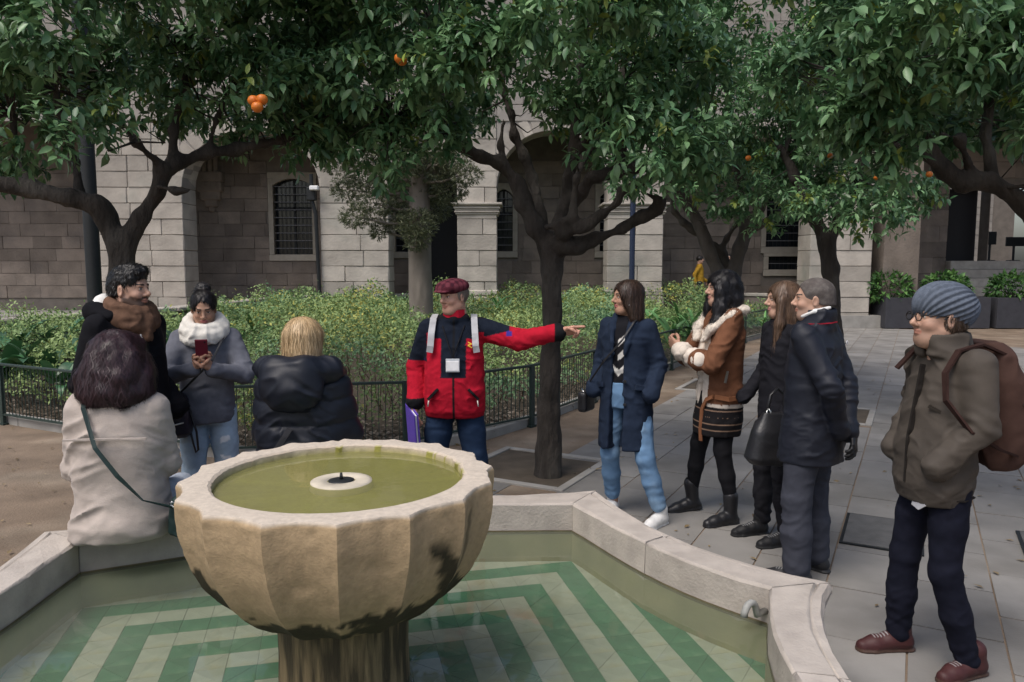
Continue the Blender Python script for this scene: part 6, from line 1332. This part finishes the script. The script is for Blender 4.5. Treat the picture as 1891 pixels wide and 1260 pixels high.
# ---- woman with the phone
def phone_woman():
    s = Person('woman in grey sweater and white scarf looking down at her phone', -1.93, 4.75, 288, .96)
    s.head((.04, .0, 1.575), 2, 20, skin='tan', lips=(.4, .14, .13), smile=1.); shL, shR = (-.01, .15, 1.375), (-.01, -.15, 1.375); wL = (.27, .055, 1.20); wR = (.27, -.06, 1.21); eL = tuple(ik(shL, wL, .28, .24, (.1, 1, -1.2))); eR = tuple(ik(shR, wR, .28, .24, (.1, -1, -1.2)))
    LG = [((0, .085, .88), (.03, .11, .48), (.0, .12, .12)), ((0, -.085, .88), (.05, -.10, .48), (.02, -.12, .12))]; s.body([(shL, eL, wL), (shR, eR, wR)], LG)
    s.hand((.28, .045, 1.215), (.25, -.45, .85), (-.2, -.8, 0), -1, .75, thumb=.9); s.hand((.28, -.05, 1.225), (.25, .45, .85), (-.2, .8, 0), 1, .75, thumb=.9)
    s.top('sweater', cloth('grey_sweater', (.13, .135, .16), .95, .6, 230, .14, .5), [(.83, .18, .15), (.87, .19, .16), (1.0, .185, .155), (1.2, .18, .15), (1.32, .175, .13), (1.39, .15, .1), (1.45, .09, .085)], [(shL, eL, wL), (shR, eR, wR)], (.085, .08, .05), disp=(.008, (10, 10, 17)))
    F = Field((-.2, -.2, 1.3), (.25, .2, 1.62), .007)
    for z, r, t, w in ((1.485, .098, .036, 0), (1.45, .115, .038, .4), (1.415, .12, .034, 1.1)): F.chain([((.02 + r * math.cos(a) * .95, r * math.sin(a), z - .045 * math.cos(a + w * .4)), t) for a in np.linspace(0, 6.283, 15)], k=.01)
    s.part('scarf', F, cloth('white_scarf', (.68, .65, .59), 1., .8, 140, .12, .5), lambda V, Q: folds(V, Q, .008, (14, 14, 34)))
    def jc(V):
        C = np.tile(np.array([.34, .44, .54]), (len(V), 1)) * (1 + .22 * vnoise(V, 7.))[:, None]; x, y, z = V.T; n = vnoise(V, 30.) * .012
        for yc, zc, hw, c in ((-.1, .47, .04, (.22, .07, .06)), (.1, .60, .035, (.75, .76, .78)), (.11, .72, .03, (.7, .72, .74)), (.11, .45, .03, (.7, .7, .7))): C[(np.abs(y - yc) < hw + n) & (np.abs(z - zc + n) < .014) & (x > .02)] = c
        return C
    s.trousers('ripped_jeans', cloth('washed_denim', None, .9, .5, 260), LG, (.092, .072, .062), col=jc)
    for p in ((.03, .12, 0), (.05, -.12, 0)): s.shoe(M_SHOE, p, 0, 'sneaker', upper=(.6, .6, .58), sole=(.65, .65, .63))
    F = hairfield(1., (-.2, -.14, -.14), (.14, .14, .2)); F.ell((-.02, 0, .035), (.102, .083, .092)); F.ell((-.085, 0, .115), (.045, .05, .042), k=.02); F.ell((-.07, 0, -.02), (.05, .07, .06), k=.02); hairface(F, (.118, 0, -.018), (.08, .078, .108)); F.box((.05, 0, -.09), (.07, .11, .09), .02, k=.012, op='s'); F.cone((-.05, 0, -.2), (-.05, 0, -.09), .1, .09, k=.01, op='s')
    s.on_head('hair', F, hairmat('tied_black_hair', (.010, .008, .009)), strands(.003, (40, 60, 20))); s.finish()
    f = s.companion('phone', 'phone in a dark red case held up by the woman in grey', 'phone'); q = MB(); q.box((0, 0, 0), (.005, .036, .072), bev=.003); q.build('case', mat('red_case', (.14, .012, .025), .4), f, loc=(.335, .0, 1.335), rot=(0, R(20), 0)); q = MB(); q.box((0, 0, 0), (.001, .032, .067)); q.build('screen', mat('screen_glass', (.02, .02, .025), .1), f, loc=(.3282, .0, 1.3325), rot=(0, R(20), 0)); q = MB(); q.lathe([(0, .002), (.006, .002), (.006, 0)], n=10); q.build('lens', M_DARK, f, loc=(.357, .02, 1.385), rot=(0, R(110), 0))
    b = s.companion('drawstring_bag', 'black leather drawstring bag with flap hanging at the hip of the grey sweater', 'bag'); F = Field((-.1, -.45, .65), (.4, -.02, 1.15), .008); F.loft([(.76, .09, .075, .13, -.2), (.79, .115, .10, .13, -.2), (.92, .11, .1, .13, -.2), (1.02, .085, .08, .12, -.2), (1.05, .05, .05, .12, -.2)], p=2.6); F.box((.20, -.2, .99), (.045, .085, .05), .03, k=.015); s.part('pouch', F, mat('purple_black_leather', (.017, .013, .022), .4, .15, 20, .3, 90, spec=.45), lambda V, Q: folds(V, Q, .010, (10, 10, 12)), None, 1, b)
    s.tube('zip', [(.235, -.27, .87), (.243, -.2, .855), (.235, -.13, .87)], .005, mat('bag_zip', (.6, .58, .52), .35, metal=.8), b); s.tube('buckle', [(.245, -.2, .96), (.247, -.2, .93)], .008, bpy.data.materials['bag_zip'], b); s.strap('strap', [(.12, -.16, 1.04), (.17, -.1, 1.10), (.17, .05, 1.25), (.11, .12, 1.40), (-.02, .12, 1.45)], .014, .006, M_BLACKLEATHER, b); s.tube('loose_strap', [(.17, -.10, .95), (.2, -.06, .8), (.19, -.055, .68), (.175, -.07, .66), (.17, -.085, .72), (.16, -.1, .8)], .007, M_BLACKLEATHER, b)
phone_woman()

# ---- seated woman with plum hair, back to us
def seated_plum():
    s = Person('seated woman with plum coloured curls and cream coat, back turned, on pool wall', -1.80, 3.42, 96, 1.02); D = -.27
    s.head((.04, .0, 1.32), 0, 8, skin='light'); shL, shR = (.0, .15, 1.11), (.0, -.15, 1.11); wL = (.24, .10, .78); wR = (.27, -.08, .78); eL = tuple(ik(shL, wL, .27, .25, (-.6, .45, -.8))); eR = tuple(ik(shR, wR, .27, .25, (-.6, -.45, -.8)))
    LG = [((.02, .1, .63), (.43, .11, .60), (.42, .12, .10)), ((.02, -.1, .63), (.43, -.11, .60), (.44, -.12, .10))]; s.body([(shL, eL, wL), (shR, eR, wR)], LG, D); s.hand((.23, .09, .77), (.8, -.5, -.1), (0, 0, -1), 1, .5); s.hand((.26, -.07, .77), (.8, .5, -.1), (0, 0, -1), -1, .5)
    cr = cloth('cream_fleece_coat', (.40, .345, .305), 1., .9, 150, .12, .6, 14)
    def ex(F): F.ell((.06, 0, .60), (.25, .20, .09), k=.05); F.chain([((-.07, -.07, 1.165), .025), ((-.09, 0, 1.165), .025), ((-.07, .07, 1.165), .025)], k=.02)
    s.top('coat', cr, [(.525, .235, .2, .0), (.56, .235, .2), (.66, .22, .18), (.8, .205, .16), (.95, .22, .155), (1.06, .21, .14), (1.13, .175, .115), (1.18, .11, .09), (1.21, .08, .08)], [(shL, eL, wL), (shR, eR, wR)], (.085, .078, .062), hem=.535, extra=ex, disp=(.011, (7, 7, 15)), h=.008)
    s.strap('yoke_seam', [(-.158, -.17, 1.0), (-.165, -.06, 1.003), (-.165, .06, 1.003), (-.158, .17, 1.0)], .008, .012, cr, side=(0, 0, 1))
    s.trousers('jeans', cloth('pale_jeans', (.36, .40, .46)), LG, (.1, .08, .065), dz=D, waist=.95)
    for y in (.12, -.12): s.shoe(M_SHOE, (.44, y, .0), 0, 'trainer', upper=(.03, .03, .03), sole=(.04, .04, .04))
    F = hairfield(1., (-.22, -.2, -.3), (.18, .2, .2), .006); F.ell((-.02, 0, .03), (.125, .122, .112)); F.loft([(-.21, .12, .085, -.05), (-.16, .165, .115, -.045), (-.06, .165, .13, -.035), (.03, .135, .12, -.02)], k=.03); hairface(F); F.box((.09, 0, -.14), (.09, .07, .1), .03, k=.02, op='s')
    s.on_head('hair', F, hairmat('plum_hair', (.020, .0105, .0135), (.042, .019, .024)), lambda V, Q: folds(folds(V, Q, .012, (15, 15, 11), 1., False), Q, .002, (50, 50, 12), 4., False)); s.finish()
    b = s.companion('crossbody_bag', 'dark green crossbody bag beside the seated woman in cream', 'bag'); gm = mat('dark_green_leather', (.012, .028, .026), .5, .15, 20, .3, 90); s.strap('strap', [(.06, .10, 1.17), (-.03, .115, 1.215), (-.115, .10, 1.13), (-.185, .03, .97), (-.20, -.06, .85), (-.20, -.16, .74), (-.12, -.26, .68)], .018, .006, gm, b, side=(0, 1, .6))
    F = Field((-.25, -.45, .5), (.25, -.12, .85), .008); F.box((-.02, -.30, .63), (.11, .05, .095), .03, rot=rotm(R(-15), 0, R(8))); s.part('pouch', F, gm, lambda V, Q: folds(V, Q, .006), None, 1, b); s.tube('ring', [(-.14, -.25, .70), (-.15, -.262, .715), (-.14, -.275, .70), (-.13, -.262, .685), (-.14, -.25, .70)], .004, mat('steel_ring', (.6, .6, .6), .3, metal=1.), b)
seated_plum()

# ---- seated blonde in the puffer jacket
def seated_blonde():
    s = Person('seated blonde woman in navy hooded puffer jacket behind the fountain bowl', -1.12, 4.02, 86, 1.03); D = -.26
    s.head((.02, -.01, 1.335), -14, 4, skin='light'); shL, shR = (.0, .16, 1.115), (.0, -.16, 1.115); wL = (.26, .08, .80); wR = (.26, -.08, .80); eL = tuple(ik(shL, wL, .28, .25, (-.5, .55, -.7))); eR = tuple(ik(shR, wR, .28, .25, (-.5, -.55, -.7)))
    LG = [((.02, .1, .63), (.43, .11, .60), (.42, .12, .10)), ((.02, -.1, .63), (.43, -.11, .60), (.44, -.12, .10))]; s.body([(shL, eL, wL), (shR, eR, wR)], LG, D); s.hand((.25, .07, .79), (.8, -.5, -.1), (0, 0, -1), 1, .5); s.hand((.25, -.07, .79), (.8, .5, -.1), (0, 0, -1), -1, .5)
    pm = cloth('navy_puffer', (.007, .009, .016), .5, .25, 90, .12, .0, spec=.35)
    def puff(V, Q):
        z = V[:, 2] + .03 * vnoise(V, 4.) ; b = np.abs(np.sin(z * math.pi / .115)); return folds(V + vnormals(V, Q) * (.014 * b**.7 - .006)[:, None], Q, .006, (16, 16, 30))
    pts = [(.525, .23, .185), (.6, .25, .19), (.75, .245, .18), (.95, .24, .165), (1.06, .23, .15), (1.13, .19, .12), (1.19, .12, .1)]
    F = Field((-.35, -.5, .5), (.5, .5, 1.32), .008); F.loft(pts)
    for c in ((shL, eL, wL), (shR, eR, wR)): F.cone(c[0], c[1], .085, .078, k=.04); F.cone(c[1], c[2], .078, .06)
    F.cutz(.535); s.part('jacket', F, pm, puff)
    F = Field((-.38, -.32, .92), (.22, .32, 1.36), .008); F.chain([((.08, .16, 1.16), .05), ((-.06, .165, 1.20), .06), ((-.15, .08, 1.205), .07), ((-.16, -.06, 1.205), .07), ((-.06, -.165, 1.20), .06), ((.08, -.16, 1.16), .05)], k=.04); F.ell((-.17, 0, 1.12), (.085, .165, .125), k=.05); F.ell((-.02, 0, 1.27), (.12, .115, .07), k=.02, op='s')
    s.part('hood', F, pm, lambda V, Q: folds(V, Q, .013, (7, 7, 17), 5.)); s.strap('bag_strap', [(-.205, -.0, .92), (-.23, .06, .82), (-.23, .14, .7), (-.2, .19, .6)], .03, .008, cloth('dark_webbing', (.03, .03, .034)), side=(0, 1, 0))
    s.trousers('trousers', cloth('dark_trousers', (.02, .02, .025)), LG, (.1, .08, .065), dz=D, waist=.95)
    for y in (.12, -.12): s.shoe(M_SHOE, (.44, y, .0), 0, 'trainer', upper=(.03, .03, .03), sole=(.04, .04, .04))
    F = hairfield(1., (-.2, -.18, -.32), (.16, .2, .18)); F.ell((-.02, 0, .035), (.11, .096, .10)); F.loft([(-.25, .085, .05, -.045), (-.13, .10, .078, -.035), (-.02, .1, .1, -.025), (.05, .092, .1, -.02)], k=.02); F.chain([((.02, .085, -.04), .03), ((.0, .115, -.13), .028), ((-.005, .15, -.235), .012)], k=.02); hairface(F); F.box((.08, 0, -.15), (.08, .06, .1), .03, k=.02, op='s')
    s.on_head('hair', F, hairmat('blonde_hair', (.50, .33, .16), (.62, .46, .27)), strands(.002, (48, 48, 5))); s.finish()
seated_blonde()

# ---- two walkers far behind in the arcade
def walker(label, px, py_head, Y, ang, coat, hair, tr, scale=1.):
    x = XF(px, Y); s = Person(label, x, Y, ang, scale, .36, 2.6); s.head((.02, 0, 1.585), 0, 0, skin='light'); shL, shR = (0, .17, 1.385), (0, -.17, 1.385); wL = (.22, .2, .95); wR = (-.12, -.22, .9); eL = tuple(ik(shL, wL, .29, .25, (-1, .3, 0))); eR = tuple(ik(shR, wR, .29, .25, (-1, -.3, 0)))
    LG = [((0, .09, .88), (.12, .1, .5), (.0, .1, .1)), ((0, -.09, .88), (.06, -.1, .49), (.15, -.1, .1))]; s.body([(shL, eL, wL), (shR, eR, wR)], LG); s.hand((.23, .2, .93), (.3, 0, -1), (0, -1, 0), 1, .6); s.hand((-.13, -.22, .88), (0, 0, -1), (0, 1, 0), -1, .6)
    s.top('coat', cloth(label.split()[0] + '_coat_cloth', coat), [(.72, .19, .16), (.95, .18, .15), (1.2, .19, .145), (1.33, .19, .13), (1.4, .15, .1), (1.46, .09, .085)], [(shL, eL, wL), (shR, eR, wR)], (.08, .07, .055)); s.trousers('trousers', cloth('walker_trousers', tr), LG)
    for p in ((.03, .1, 0), (.17, -.1, 0)): s.shoe(M_SHOE, p, 0, 'trainer', upper=(.02, .02, .02))
    F = hairfield(2.4, (-.16, -.14, -.16), (.14, .14, .17)); F.ell((-.02, 0, .035), (.108, .09, .097)); hairface(F); s.on_head('hair', F, hairmat(label.split()[0] + '_walker_hair', hair)); s.finish()
walker('person in mustard yellow coat walking along the arcade', 1290, 468, 22.7, 350, (.42, .24, .03), (.012, .01, .01), (.02, .022, .04))
walker('dark haired person in dark clothes behind the three stemmed tree', 1344, 465, 23.0, 250, (.03, .03, .035), (.012, .01, .01), (.02, .02, .02), 1.03)
